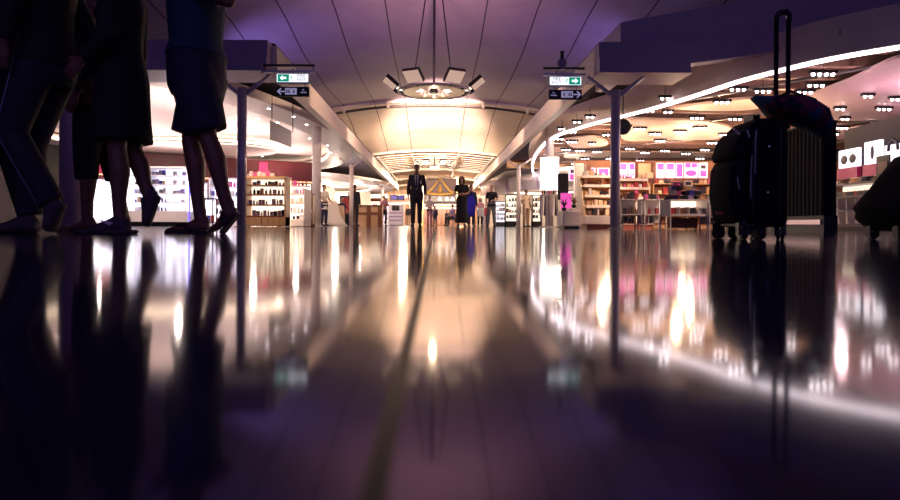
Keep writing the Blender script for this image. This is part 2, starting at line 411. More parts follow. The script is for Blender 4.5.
# right shop: curved fascia with a light line
LINE = [(900,48),(860,54.5),(820,62),(780,71.5),(740,82),(700,95),(650,110),(600,122.5),(575,130),(560,135),(548,142),(540,150),(535,158),(533,166),(534,174),(538,182)]
ZL = 2.78
pl = []
for px, py in LINE:
    v = ROLL*(px-VPX)-(py-VPY); Y = (ZL-CH)*K/v
    pl.append(Vector(((px-VPX+ROLL*(py-VPY))*Y/K, Y)))
pl = [pl[0] + (pl[0]-pl[1])*4, pl[0] + (pl[0]-pl[1])*2] + pl
# smooth the plan curve (Catmull-Rom)
def crom(p, n=6):
    out = []
    q = [p[0]*2-p[1]] + p + [p[-1]*2-p[-2]]
    for i in range(1, len(q)-2):
        for k in range(n):
            t = k/n
            out.append(.5*((2*q[i]) + (q[i+1]-q[i-1])*t + (2*q[i-1]-5*q[i]+4*q[i+1]-q[i+2])*t*t + (3*q[i]-q[i-1]-3*q[i+1]+q[i+2])*t**3))
    return out + [p[-1]]
PL = crom(pl)
def sweep(pl, prof, flip=1):       # prof in (outward, z); closed profile
    rings = []
    for i, p in enumerate(pl):
        t = (pl[min(i+1, len(pl)-1)] - pl[max(i-1, 0)]).normalized()
        nrm = Vector((-t.y, t.x))*flip
        rings.append([(p.x+nrm.x*o, p.y+nrm.y*o, z) for o, z in prof])
    return MB().loft(rings)
sg = -1 if Vector((-(pl[8]-pl[7]).y, (pl[8]-pl[7]).x)).x > 0 else 1      # outward = towards the concourse
t = thing('shop_fascia', 'long curved pale fascia around the right shop with a light line on its lower edge', 'fascia')
sweep(PL, [(0, ZL+.03), (.10, ZL+.03), (.20, ZL+.62), (.12, ZL+.62), (.0, ZL+.30)], sg).build('band', m_beam, t)
sweep(PL, [(-.02, ZL-.02), (.05, ZL-.02), (.05, ZL+.03), (-.02, ZL+.03)], sg).build('light_line', m_line, t)
# unreadable dark lettering on the band
for k in range(10):
    lt = MB()
    if k == 4: continue
    px = 536 + k*2.1; py = 131.0 - k*.95
    i = min(range(len(PL)), key=lambda j: abs(P(px, 0, PL[j].y).x - PL[j].x) + (0 if PL[j].y < 24 else 9))
    p = PL[i]; tt = (PL[i+1]-PL[i-1]).normalized(); n2 = Vector((-tt.y, tt.x))*sg
    z = P(px, py, p.y).z; o = .115 + (z-ZL)*.14
    M = Matrix.Translation((p.x+n2.x*o, p.y+n2.y*o, z)) @ Matrix.Rotation(math.atan2(tt.y, tt.x), 4, 'Z')
    h = (.16, .13, .22, .15, .2, .17, .13, .2, .14, .1)[k]
    lt.box(-.06, -.02, -.02, .02, -h/2, h/2, M); lt.box(-.06, .05, -.02, .02, -.015, .02, M); lt.box(.02, .05, -.02, .02, -h/2, .01, M)
    lt.build('letter', m_darkwood, t)

# upper bulkhead above the fascia
bk = [Vector((3.62, 13.6)), Vector((3.66, 11.9)), Vector((5.5, 10.7)), Vector((7.6, 8.9)), Vector((9.5, 6.6)), Vector((11, 4.2))]
b = MB(); o = [Vector((3.9, 13.6)), Vector((3.9, 12.1)), Vector((5.6, 10.9)), Vector((7.75, 9.1)), Vector((9.7, 6.8)), Vector((11.2, 4.3))]
b.loft([[(a.x, a.y, 3.1), (c.x, c.y, 3.1), (c.x, c.y, 4.1), (a.x, a.y, 4.1)] for a, c in zip(bk, o)])
struct(b.build('trim_14', m_soffit), 'tall dark bulkhead rising above the right shop fascia', 'trim')
# black shop ceiling behind the fascia
poly = [(p.x, p.y) for p in PL] + [(16.8, 40), (16.8, -1)]
def tri_prism(poly, z0, z1):
    import bmesh
    bm = bmesh.new(); vs = [bm.verts.new((x, y, z0)) for x, y in poly]; f = bm.faces.new(vs)
    r = bmesh.ops.extrude_face_region(bm, geom=[f]); bmesh.ops.translate(bm, verts=[v for v in r['geom'] if isinstance(v, bmesh.types.BMVert)], vec=(0, 0, z1-z0))
    bmesh.ops.triangulate(bm, faces=[f for f in bm.faces if len(f.verts) > 4])
    bmesh.ops.recalc_face_normals(bm, faces=bm.faces)
    me = bpy.data.meshes.new('m'); bm.to_mesh(me); bm.free(); return me
def mesh_obj(name, me, m, parent=None):
    o = bpy.data.objects.new(name, me); me.materials.append(m); COL.objects.link(o)
    if parent: o.parent = parent
    return o
struct(mesh_obj('ceiling', tri_prism(poly, 3.34, 3.46), m_dark), 'dark open ceiling of the right shop', 'ceiling')
# slats (dark box channels crossing the shop ceiling)
m_slat = mat('bronze_slat', (.42, .25, .21), .45)
def xin(y):        # where the fascia curve crosses depth y
    c = [p.x for p in PL if abs(p.y-y) < .5]
    return min(c) if c else 4.0
b = MB()
y = 7.6
while y < 34:
    b.box(xin(y)+.12, 16.5, y, y+.16, 3.12, 3.34); y += .95 if y < 20 else 1.3
struct(b.build('trim_15', m_slat), 'bronze cross slats under the right shop ceiling', 'trim')
b = MB()
for (a, c) in (((4.2, 16.5), (9.5, 9.0)), ((4.6, 20.5), (12, 11.5)), ((4.5, 25), (15, 13.5)), ((5.5, 28), (16, 19))):
    b.tube([(a[0], a[1], 3.02), (c[0], c[1], 3.02)], .035, 8)
struct(b.build('trim_16', m_steel), 'thin diagonal service pipes under the right shop ceiling', 'trim')
# pale floating ceiling islands
def island(pts, z, label, m):
    q = crom([Vector(p) for p in pts] + [Vector(pts[0])], 6)[:-1]
    o = mesh_obj('ceiling_panel', tri_prism([(p.x, p.y) for p in q], z, z+.06), m)
    return tag(o, label, 'ceiling panel', 'pale floating panels under the right shop ceiling')
def pz(px, py, z):
    v = ROLL*(px-VPX)-(py-VPY); Y = (z-CH)*K/v
    return ((px-VPX)*Y/K, Y)
m_isl = mat('island_plaster', (.82, .62, .52), .5)
island([pz(x, y, 2.96) for x, y in ((622,119),(665,120),(708,122),(732,130),(715,139),(668,140),(624,140))], 2.96, 'apricot ceiling panel right of the steel post', m_isl)
island([pz(x, y, 2.97) for x, y in ((668,109),(705,104),(752,99),(764,105),(750,110),(705,111))], 2.97, 'narrow pale ceiling panel left of the upright luggage handle', m_isl)
island([pz(x, y, 2.95) for x, y in ((795,101),(850,80),(905,57),(960,70),(930,112),(845,121),(800,112))], 2.95, 'large mauve ceiling panel above the right shelves', mat('mauve_plaster', (.62, .46, .50), .5))
island([pz(x, y, 2.95) for x, y in ((566,154),(620,152),(700,153),(752,152),(752,157),(690,158),(600,158),(566,158))], 2.95, 'long pale ceiling panel above the pink posters', m_isl)
island([pz(x, y, 2.95) for x, y in ((838,131),(870,126),(915,122),(915,133),(870,137),(838,140))], 2.95, 'small mauve ceiling panel above the lit picture frames', bpy.data.materials['mauve_plaster'])
island([pz(x, y, 2.95) for x, y in ((562,140),(590,137),(606,141),(604,146),(575,148))], 2.95, 'small pale ceiling panel between fascia and steel post', m_isl)

# spotlight fixtures
def fixture(n, dx=.125):
    t = thing('spotlight_fixture', 'x', 'ceiling light', (0, 0, 0))
    MB().rbox(-dx*n/2-.02, dx*n/2+.02, -.045, .045, -.02, .04, .01).build('housing', m_black, t)
    MB().tube([(0, 0, .04), (0, 0, .24)], .006, 6).build('hanging_rod', m_black, t)
    for i in range(n):
        MB().lathe([(.012, -.062), (.028, -.055), (.030, -.02)], 12, ((i-(n-1)/2)*dx, 0, 0)).build('lamp', m_spot, t)
    return t
fx3 = fixture(3); fx2 = fixture(2)
fx4 = fixture(4, .12)
used = set()
def place_fx(px, py, n, z=2.90, where='right shop'):
    v = ROLL*(px-VPX)-(py-VPY)
    if v < 25: return
    Y = (z-CH)*K/v; X = (px-VPX+ROLL*(py-VPY))*Y/K
    src = {2: fx2, 3: fx3, 4: fx4}[n]
    lab = {2: 'two lamp', 3: 'three lamp', 4: 'four lamp'}[n]
    near = 'near right' if px > 760 else ('mid shop' if px > 660 else ('beside steel post' if px > 615 else 'behind curved fascia'))
    row = 'high front' if py < 100 else ('middle' if py < 130 else 'far rear')
    L = f'{lab} spotlight {near}, {row} row of right shop ceiling'
    G = f'{lab} spotlights {near}, {row} row'
    if n not in used:
        used.add(n); src.location = (X, Y, z); src['label'] = L; src['group'] = G; return
    dup(src, (X, Y, z), 0, L, G)
for a in ((738,88,3),(788,100,0),(665,97,2),(688,96,0),(650,110,2),(668,111,2),
          (722,101,3),(763,90,3),(805,91,3),(868,95,2),(697,117,3),(735,118,3),(790,113,3),(840,108,2),(884,108,3),
          (640,128,3),(655,133,3),(680,131,3),(700,127,3),(660,140,3),(625,126,3),(725,134,3),(842,127,3),(870,126,3),(853,138,3),(880,131,3),(835,133,2),
          (577,121,2),(590,116,2),(603,118,2),(562,128,2),(573,131,2),(558,138,3),(572,141,3),(606,134,2),(592,143,2),(566,149,3),(580,150,3),(597,151,3),
          (630,148,3),(645,152,3),(665,150,3),(686,153,3),(705,149,3),(585,158,3),(610,158,3),(640,160,3),(672,162,3),(690,166,2),(700,158,3),(575,163,3),
          (845,118,2),(895,98,2),(816,84,3),(772,122,2),(712,142,3),(850,150,2)):
    if a[2]: place_fx(*a)
place_fx(823, 72.5, 4)
# small recessed downlights in the left canopy
dl = thing('downlight', 'x', 'ceiling light')
MB().lathe([(.055, -.01), (.055, .005)], 16).build('trim_ring', m_chrome, dl)
MB().lathe([(.04, -.016), (.04, -.009)], 14).build('lamp', m_spot, dl)
spots = [(253,97),(264,101),(279,108),(293,116),(306,124),(318,134),(327,145),(268,108),(251,130),(157,80),(288,136),(299,148),(312,157),(264,142),(176,141),(158,150),(257,118),(277,122),(262,156),(205,112),(214,96),(226,146),(330,152),(240,120),(309,138)]
for i, (px, py) in enumerate(spots):
    v = ROLL*(px-VPX)-(py-VPY); Y = (2.9-CH)*K/v; loc = ((px-VPX)*Y/K, Y, 2.893)
    e = ((loc[0]+8.5)/5.4)**2 + ((loc[1]-20.5)/12)**2
    if e > .97: continue
    if e < .56: loc = ((px-VPX)*(3.2-CH)/v, (3.2-CH)*K/v, 3.193)
    L = 'small round downlight in the ' + ('rim' if e >= .56 else 'recess') + ' of the oval left canopy'
    G = 'downlights in the ' + ('rim' if e >= .56 else 'recess') + ' of the left canopy'
    dup(dl, loc, 0, L, G)
for ch in list(dl.children): bpy.data.objects.remove(ch)
bpy.data.objects.remove(dl)
# ------------------------------------------------------------------ ring chandelier
m_reflect_glow = mat('glowing_reflector', (.8, .7, .6), .4, emit=(1, .66, .45), es=.35)  # slight glow put into the reflector plates so they look lit from below
def chandelier(y, z, label, s=1.0, cables=True):
    t = thing('ring_chandelier', label, 'chandelier', (-.06, y, z))
    ring = MB(); n = 56
    def circ(r, zz): return [(r*math.cos(2*PI*k/n), r*math.sin(2*PI*k/n), zz) for k in range(n)]
    vs = circ(.62, -.03) + circ(1.02, -.03) + circ(1.02, .03) + circ(.62, .03); fs = []
    for k in range(n):
        q = (k+1) % n
        for a in range(4): c = (a+1) % 4; fs.append((a*n+k, a*n+q, c*n+q, c*n+k))
    ring.add(vs, fs).build('ring_plate', m_rib, t)
    pts = [(1.2*math.cos(2*PI*k/40), 1.2*math.sin(2*PI*k/40), 0) for k in range(41)]
    MB().tube(pts, .03, 8).build('outer_pipe', m_steel, t, smooth=True)
    for k in range(12):
        a = 2*PI*k/12
        MB().tube([(1.0*math.cos(a), 1.0*math.sin(a), 0), (1.22*math.cos(a), 1.22*math.sin(a), 0)], .025, 6).build('spoke', m_black, t)
    for k in range(5):
        a = 2*PI*k/5 + .3
        MB().lathe([(.05, -.14), (.06, -.1), (.04, .1)], 12, (.34*math.cos(a), .34*math.sin(a), 0)).build('small_lamp', m_reflect_glow, t)
    MB().lathe([(.12, -.05), (.14, 0), (.08, .2), (.03, .35)], 16).build('hub', m_black, t, smooth=True)
    for k in range(5):
        a = 2*PI*k/5 + .3
        MB().tube([(.1*math.cos(a), .1*math.sin(a), 0), (.64*math.cos(a), .64*math.sin(a), 0)], .018, 6).build('hub_arm', m_black, t)
    for a in (-90-26, -90+26, -90-74, -90+74, -90-118, -90+118, 90-20, 90+20):
        M = Matrix.Rotation(math.radians(a), 4, 'Z') @ Matrix.Translation((1.3, 0, .02)) @ Matrix.Rotation(math.radians(-38), 4, 'Y')
        f = MB().box(0, .50, -.29, .29, 0, .12, M).build('flood_box', m_black, t)
        MB().box(.03, .48, -.27, .27, -.02, 0, M).build('reflector_plate', m_reflect_glow, f, label='pale reflector plate with added glow')
        MB().box(.03, .47, -.25, .25, .12, .13, M).build('flood_glass', m_warmglow, f, label='glowing flood lamp glass')
    if cables:
        for a, b in (((-.7, -.2, .1), (-.28, 0, 3.25)), ((.62, -.2, .1), (.25, 0, 3.25))):
            MB().tube([a, b], .022, 6).build('cable', m_black, t)
    MB().tube([(0, 0, .3), (0, 0, 3.3)], .04, 8).build('hanging_rod', m_black, t)
    return t
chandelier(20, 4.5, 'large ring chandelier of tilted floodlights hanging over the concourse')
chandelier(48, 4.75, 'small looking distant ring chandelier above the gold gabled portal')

# ------------------------------------------------------------------ signs
m_green = mat('exit_green', (.0, .1, .06), .4, emit=(.0, .26, .16), es=.9)
m_signwhite = mat('sign_white', (.8, .8, .85), .4, emit=(.92, .92, 1), es=1.1)
m_signgrey = mat('sign_lilac', (.3, .28, .42), .5, emit=(.36, .32, .55), es=.5)
m_signdim = mat('sign_dim_mark', (.3, .28, .42), .5, emit=(.36, .32, .55), es=.55)  # faint glow put into the direction signs' marks and tiles
def text(name, body, size, m, parent, loc, align='CENTER'):
    c = bpy.data.curves.new(name, 'FONT'); c.body = body; c.size = size; c.extrude = .003; c.align_x = align; c.align_y = 'CENTER'; c.space_line = .95
    o = bpy.data.objects.new(name, c); COL.objects.link(o)
    bpy.context.view_layer.update()
    me = bpy.data.meshes.new_from_object(o.evaluated_get(bpy.context.evaluated_depsgraph_get()))
    bpy.data.objects.remove(o); bpy.data.curves.remove(c)
    me.transform(Matrix.Rotation(PI/2, 4, 'X')); me.materials.clear(); me.materials.append(m)
    o = bpy.data.objects.new(name, me); COL.objects.link(o); o.location = loc; o.parent = parent
    return o
def arrow_block(mb, x, z, s, sg, y):       # solid arrow, sg=-1 points to -x
    mb.prism_y([(x+sg*s, z), (x+sg*.1*s, z+s*.85), (x+sg*.1*s, z+s*.34), (x-sg*s, z+s*.34), (x-sg*s, z-s*.34), (x+sg*.1*s, z-s*.34), (x+sg*.1*s, z-s*.85)][::sg], y-.004, y)
def runner(mb, x, z, s, sg, y):
    mb.ell((x+sg*.25*s, y, z+.85*s), (.16*s, .005, .17*s), 10, 6)
    for p in (((.15,.62),(-.12,.05)), ((-.12,.05),(.28,-.2)), ((.28,-.2),(.18,-.7)), ((-.12,.05),(-.35,-.4)), ((-.35,-.4),(-.72,-.45)), ((.12,.55),(.5,.3)), ((.12,.55),(-.35,.38)), ((-.35,.38),(-.5,.1))):
        mb.tube([(x+sg*a[0]*s, y, z+a[1]*s) for a in p], .10*s, 6)
def exit_sign(px, py, sg, label):
    c = P(px, py, 10.55); t = thing('fire_exit_sign', label, 'sign', (c.x, 10.55, c.z))
    W, Hh = .60, .19
    MB().rbox(-W/2, W/2, 0, .09, -Hh/2, Hh/2, .015).build('light_box', mat('sign_case', (.6, .56, .66), .4), t)
    MB().box(-W/2+.025, W/2-.025, -.004, 0, -Hh/2+.025, Hh/2-.025).build('face', m_signwhite, t)
    MB().box(sg*.16-.10, sg*.16+.10, -.008, -.004, -.064, .064).build('arrow_field', m_green, t)
    a = MB(); arrow_block(a, sg*.165, 0, .055, sg, -.009); a.build('arrow', m_signwhite, t, label='white arrow')
    r = MB(); runner(r, sg*.02, -.005, .055, sg, -.008); r.build('running_figure', m_green, t, label='green running figure')
    m_exittext = mat('exit_text_green', (0, .05, .03), .5)
    text('lettering', 'FIRE', .082, m_exittext, t, (-sg*.155, -.005, .033))
    text('lettering', 'EXIT', .082, m_exittext, t, (-sg*.155, -.005, -.033))
    MB().rbox(-.012, .012, .03, .06, Hh/2, Hh/2+.10, .003).build('hanger', m_steel, t)
    # lower dim sign
    c2 = P(px, py+13.5, 10.56)
    u = thing('direction_sign', label.replace('lit green and white fire exit', 'dim dark lilac direction').replace('hanging by', 'below the exit sign by'), 'sign', (c2.x, 10.56, c2.z))
    MB().rbox(-.29, .29, 0, .06, -.085, .085, .008).build('panel', m_black, u)
    a = MB()
    for q in (1, -1): a.tube([(sg*.26, -.006, 0), (sg*.20, -.006, q*.055)], .011, 6)
    a.tube([(sg*.26, -.006, 0), (sg*.14, -.006, 0)], .011, 6)
    a.build('arrow', m_signdim, u, label='lilac arrow')
    for k in (0, 1):
        x = sg*(.08 - k*.105)
        f = MB().box(x-.05, x+.05, -.006, 0, -.055, .06).build('pictogram_tile', m_signgrey, u)
        g = MB()
        for q in ((-.018, .018) if k == 0 else (0,)):
            g.ell((x+q, -.008, .032), (.009, .004, .01), 8, 5); g.box(x+q-.011, x+q+.011, -.010, -.005, -.03, .018)
        g.build('pictogram', m_black, f)
    for k, wd in enumerate((.05, .11)):
        bb = MB()
        for q in range(int(wd/.018)): bb.box(-sg*.2-wd/2+q*.018, -sg*.2-wd/2+q*.018+.012, -.005, 0, .02-k*.045, .042-k*.045-(q % 2)*.006)
        tx = bb.build('small_lettering', m_signdim, u)
    for x in (-.2, .2): MB().box(x-.008, x+.008, .02, .04, .08, .15).build('hanger', m_steel, u)
    # twin rails on which both hang
    rl = thing('sign_rail', 'pair of dark rails reaching from the box beam to the ' + ('left' if sg < 0 else 'right') + ' exit sign', 'rail', (c.x, 10.62, c.z))
    xa, xb = (-.55, .38) if sg < 0 else (-.38, .35)
    for z in (.125, .235):
        MB().box(xa, xb, -.03, .03, z-.018, z+.018).build('rail', m_steel if z < .2 else m_black, rl)
        MB().box(min(xa, xb, key=lambda q: -q*sg) - .012, min(xa, xb, key=lambda q: -q*sg) + .012, -.035, .035, z-.025, z+.025).build('end_cap', m_can, rl)
exit_sign(292.5, 78, -1, 'lit green and white fire exit sign with left arrow hanging by the left post')
exit_sign(565.5, 81, 1, 'lit green and white fire exit sign with right arrow hanging by the right post')
c = P(562, 64, 10.62)
t = thing('dome_camera', 'small grey dome camera on the rail above the right exit sign', 'camera', (c.x, 10.62, c.z))
MB().ell((0, 0, 0), (.085, .085, .10), 20, 12).build('dome', m_soffit, t, smooth=True)
MB().lathe([(.03, .08), (.03, .2), (.05, .22)], 12).build('stem', m_black, t)
c = P(623, 127, 13)
t = thing('round_speaker', 'round black disc speaker hanging just right of the right steel post', 'speaker', (c.x, 13, c.z))
MB().lathe([(.13, -.03), (.17, -.02), (.17, .02), (.13, .03)], 28, (0, 0, 0), Matrix.Rotation(PI/2, 4, 'X')).build('disc', m_black, t, smooth=False); MB().tube([(0, 0, .16), (0, 0, 3.34-c.z)], .012, 6).build('hanging_rod', m_black, t)
# hanging panel in the left shop
c0, c1 = P(270, 128, 13.4), P(291, 140, 14.4)
t = thing('hanging_banner', 'grey hanging banner board with a glowing spot under the left canopy', 'sign', (0, 0, 0))
MB().loft([[(c0.x, c0.y, c0.z-.26), (c1.x, c1.y, c1.z-.18), (c1.x, c1.y+.04, c1.z-.18), (c0.x, c0.y+.04, c0.z-.26)], [(c0.x, c0.y, c0.z+.18), (c1.x, c1.y, c1.z+.22), (c1.x, c1.y+.04, c1.z+.22), (c0.x, c0.y+.04, c0.z+.18)]]).build('board', mat('brushed_sign', (.42, .40, .44), .35, .6), t)
for q in (c0, c1): MB().tube([(q.x*.99, q.y+.02, q.z+.18), (q.x*.99, q.y+.02, 3.2)], .01, 6).build('wire', m_black, t)

# ------------------------------------------------------------------ goods
PAL = {'white': (.80, .76, .80), 'pink': (.75, .12, .40), 'dark': (.03, .025, .05), 'blue': (.06, .06, .40), 'tan': (.65, .40, .22), 'red': (.42, .04, .05), 'lilac': (.45, .35, .62), 'brown': (.22, .10, .06), 'cream': (.85, .70, .50), 'grey': (.3, .28, .32)}
GM = {k: mat('goods_' + k, v, .45) for k, v in PAL.items()}
_gm = {}
def goods_src(kind, col):
    if (kind, col) in _gm: return _gm[(kind, col)]
    b = MB()
    if kind == 'carton': b.rbox(-.5, .5, -.35, .35, 0, 1, .04)
    elif kind == 'bottle': b.lathe([(.34, 0), (.36, .04), (.36, .55), (.30, .68), (.12, .74), (.12, .88), (.16, .88), (.16, 1), (.02, 1)], 12)
    elif kind == 'handbag':
        b.loft([[(-.5, -.2, 0), (.5, -.2, 0), (.5, .2, 0), (-.5, .2, 0)], [(-.48, -.22, .35), (.48, -.22, .35), (.48, .22, .35), (-.48, .22, .35)], [(-.36, -.08, .66), (.36, -.08, .66), (.36, .08, .66), (-.36, .08, .66)]])
        b.tube([(-.22, 0, .62), (-.2, 0, .86), (-.08, 0, 1), (.08, 0, 1), (.2, 0, .86), (.22, 0, .62)], .03, 6)
    elif kind == 'folded_garment':
        b.rbox(-.5, .5, -.4, .4, 0, .32, .12); b.rbox(-.48, .46, -.38, .38, .3, .62, .12); b.rbox(-.44, .48, -.38, .36, .6, .92, .12)
    elif kind == 'book': b.rbox(-.5, .5, -.35, .35, 0, 1, .02)
    me = b.mesh(kind); me.materials.append(GM[col]); _gm[(kind, col)] = me
    return me
NOUN = {'carton': 'small {} product box', 'bottle': 'small {} bottle', 'handbag': '{} handbag', 'folded_garment': 'folded {} garment stack', 'book': '{} bound volume'}
def put(kind, col, loc, w, h, d, where, rz=0):
    o = bpy.data.objects.new(kind, goods_src(kind, col)); COL.objects.link(o)
    o.location = loc; o.scale = (w, d, h); o.rotation_euler = (0, 0, rz)
    L = NOUN[kind].format(col) + ' ' + where
    tag(o, L, {'carton': 'box', 'folded_garment': 'clothes', 'handbag': 'bag'}.get(kind, kind), L.replace('small ', '') + ' (alike)')
def stock(M, x0, x1, y, z, h, w, kinds, cols, where, fill=.9, d=.10):
    x = x0
    while x + w*.6 < x1:
        ww = w*random.uniform(.7, 1.15)
        if x + ww > x1: break
        if random.random() < fill:
            k = random.choice(kinds); q = random.choice(cols)
            p = M @ Vector((x+ww/2, y, z)); hh = h*random.uniform(.62, 1)
            put(k, q, p, ww*.9, hh, d, where, M.to_euler().z)
        x += ww + .008

def TM(loc, rz): return Matrix.Translation(loc) @ Matrix.Rotation(rz, 4, 'Z')
# --- left shop -------------------------------------------------------------
m_units = mat('glossy_white_laminate', (.82, .80, .90), .3)
c = P(162.5, 200, 15); X = c.x
t = thing('display_cabinet', 'bright white lit cabinet of small goods between the bare legs', 'cabinet', (X, 15, 0))
MB().box(-.76, .76, .30, .34, .12, 1.42).build('back_panel', m_panelglow, t, label='glowing white back panel')
MB().box(-.76, .76, -.3, .34, .10, .36).build('base', m_units, t); MB().box(-.70, .70, -.24, .3, 0, .10).build('plinth', m_black, t)
for x in (-.76, .72): MB().box(x, x+.04, -.3, .34, .36, 1.42).build('side_panel', m_panelglow, t)
for z in (.36, .58, .80, 1.02, 1.24): MB().box(-.72, .72, -.28, .30, z-.008, z+.010).build('shelf', m_units, t)
MB().box(-.78, .78, -.31, .35, 1.42, 1.46).build('top_panel', m_units, t)
MB().box(-.30, -.28, -.28, .30, .36, 1.42).build('divider', m_units, t)
for j, z in enumerate((.37, .59, .81, 1.03, 1.25)):
    stock(TM((X, 15, 0), 0), -.70, .18 if j < 3 else .10, 0, z, .15, .085, ['carton', 'bottle', 'carton'], ['white', 'dark', 'lilac', 'blue', 'white', 'grey', 'tan'], 'on shelf %s of the white lit cabinet' % ('one', 'two', 'three', 'four', 'five')[j], .9, .08)
    stock(TM((X, 15, 0), 0), .26, .68, 0, z, .12, .10, ['carton'], ['white', 'lilac'], 'at the open end of the white lit cabinet', .5, .08)
# blue edge light of cabinet
t2 = MB().box(.775, .80, -.30, -.27, .12, 1.42).build('edge_light', mat('blue_edge_light', (.1, .1, 1), .4, emit=(.12, .08, 1), es=1.6), t)

# small magazine rail
c = P(209, 200, 15.4)
t = thing('magazine_stand', 'small black framed magazine stand beside the white cabinet', 'stand', (c.x, 15.4, 0))
for x in (-.15, .15):
    MB().box(x-.012, x+.012, -.15, -.126, 0, .70).build('leg', m_black, t); MB().box(x-.012, x+.012, .126, .15, 0, .70).build('leg', m_black, t)
MB().box(-.17, .17, -.16, .16, .69, .715).build('top_panel', m_black, t); MB().box(-.17, .17, -.16, .16, .08, .10).build('shelf', m_black, t)
MB().box(-.13, .13, .10, .12, .12, .66).build('back_panel', m_panelglow, t)
for i, q in enumerate(('pink', 'blue', 'red')): put('carton', q, (c.x-.1+.1*i, 15.38, .10), .085, .18, .06, 'on the small magazine stand')

def shelf_unit(name, label, loc, rz, w, h, d, zs, m, mback, base=.0, plinth=None):
    t = thing(name, label, 'shelving', loc, rz)
    MB().box(-w/2, w/2, d/2-.02, d/2, base, h).build('back_panel', mback, t)
    for x in (-w/2, w/2-.03): MB().box(x, x+.03, -d/2, d/2, base, h).build('side_panel', m, t)
    MB().box(-w/2, w/2, -d/2, d/2, h-.03, h).build('top_panel', m, t)
    for z in zs: MB().box(-w/2+.03, w/2-.03, -d/2+.01, d/2-.02, z-.02, z).build('shelf', m, t)
    if plinth: MB().box(-w/2, w/2, -d/2, d/2, 0, plinth).build('plinth', m, t)
    return t
# blueish shelving behind
c = P(229, 200, 17)
shelf_unit('wall_shelving', 'cool lit shelving behind the left steel post', (c.x, 17, 0), 0, 1.0, 1.35, .4, (.35, .6, .85, 1.1), m_units, m_panelglow, 0, .12)
for j, z in enumerate((.12, .35, .6, .85, 1.1)):
    stock(TM((c.x, 17, 0), 0), -.46, .46, -.05, z+.003, .16, .10, ['carton', 'bottle'], ['white', 'dark', 'lilac', 'red', 'blue', 'pink'], 'on shelf %s of the cool lit shelving' % ('one', 'two', 'three', 'four', 'five')[j])
# wooden gondola
c = P(268, 200, 13)
t = thing('wooden_gondola', 'light wood shelf stand with tiled base right of the left steel post', 'shelving', (c.x, 13, 0))
W = .44
for x in (-W, W-.035): MB().box(x, x+.035, -.22, .22, .02, 1.03).build('side_panel', m_wood, t)
MB().box(-W, W, .18, .22, .02, 1.03).build('back_panel', m_warmglow, t, label='glowing cream back panel')
MB().box(-W-.02, W+.02, -.24, .24, 1.03, 1.08).build('top_panel', m_wood, t)
for z in (.24, .48, .70, .90): MB().box(-W+.035, W-.035, -.2, .18, z-.025, z).build('shelf', m_darkwood, t)
for i in range(7):
    MB().box(-W+.005+i*.1257, -W+.12+i*.1257, -.245, -.22, .03, .205).build('base_tile', m_wood, t)
MB().box(-W, W, -.22, .18, .02, .215).build('base', m_darkwood, t)
for j, z in enumerate((.24, .48, .70, .90)):
    stock(TM((c.x, 13, 0), 0), -.39, .39, -.08, z+.002, .14 if j < 3 else .10, .075, ['carton', 'bottle', 'carton'], ['white', 'cream', 'dark', 'tan', 'lilac', 'white'], 'on shelf %s of the light wood stand' % ('one', 'two', 'three', 'four')[j])
stock(TM((c.x, 13, 0), 0), -.4, .2, 0, 1.082, .13, .09, ['carton'], ['white', 'pink', 'lilac'], 'on top of the light wood stand')
# tall frame behind the gondola edge
c = P(247.5, 200, 13.1)
t = thing('upright_frame', 'narrow steel and white upright beside the light wood stand', 'post', (c.x+.03, 13.05, 0))
MB().box(-.015, .015, -.2, .2, 0, 1.1).build('frame', m_units, t); MB().box(-.03, -.018, -.2, .2, 0, 1.1).build('edge', m_black, t)
# tiered pale table display
c = P(297.5, 200, 14.5)
t = thing('tiered_display', 'pale tiered display of pink and white boxes near the white column', 'display', (c.x, 14.5, 0))
MB().rbox(-.26, .26, -.45, .35, 0, .18, .02).build('base', m_can, t)
for j, (z, y) in enumerate(((.36, -.2), (.58, -.05), (.80, .08), (1.0, .2))):
    MB().box(-.25, .25, y-.15, y+.15, z-.03, z).build('tier', m_can, t)
MB().box(-.25, .25, .3, .35, .18, 1.05).build('back_panel', m_warmglow, t)
MB().box(-.26, -.235, -.4, .35, .18, .9).build('side_panel', m_can, t); MB().box(.235, .26, -.4, .35, .18, .9).build('side_panel', m_can, t)
for j, (z, y) in enumerate(((.18, -.33), (.36, -.22), (.58, -.08), (.80, .05), (1.0, .18))):
    stock(TM((c.x, 14.5, 0), 0), -.23, .23, y, z+.002, .13, .09, ['carton', 'bottle'], ['pink', 'white', 'cream', 'dark', 'lilac'], 'on tier %s of the pale tiered display' % ('one', 'two', 'three', 'four', 'five')[j])
c = P(310, 200, 15.5)
shelf_unit('narrow_shelving', 'narrow dark shelving just left of the white column', (c.x, 15.5, 0), 0, .22, .85, .3, (.2, .36, .52, .68), m_darkwood, m_brown, 0, .06)
for j, z in enumerate((.06, .2, .36, .52, .68)):
    stock(TM((c.x, 15.5, 0), 0), -.07, .07, -.02, z+.002, .1, .055, ['carton'], ['cream', 'red', 'white'], 'on the narrow dark shelving')
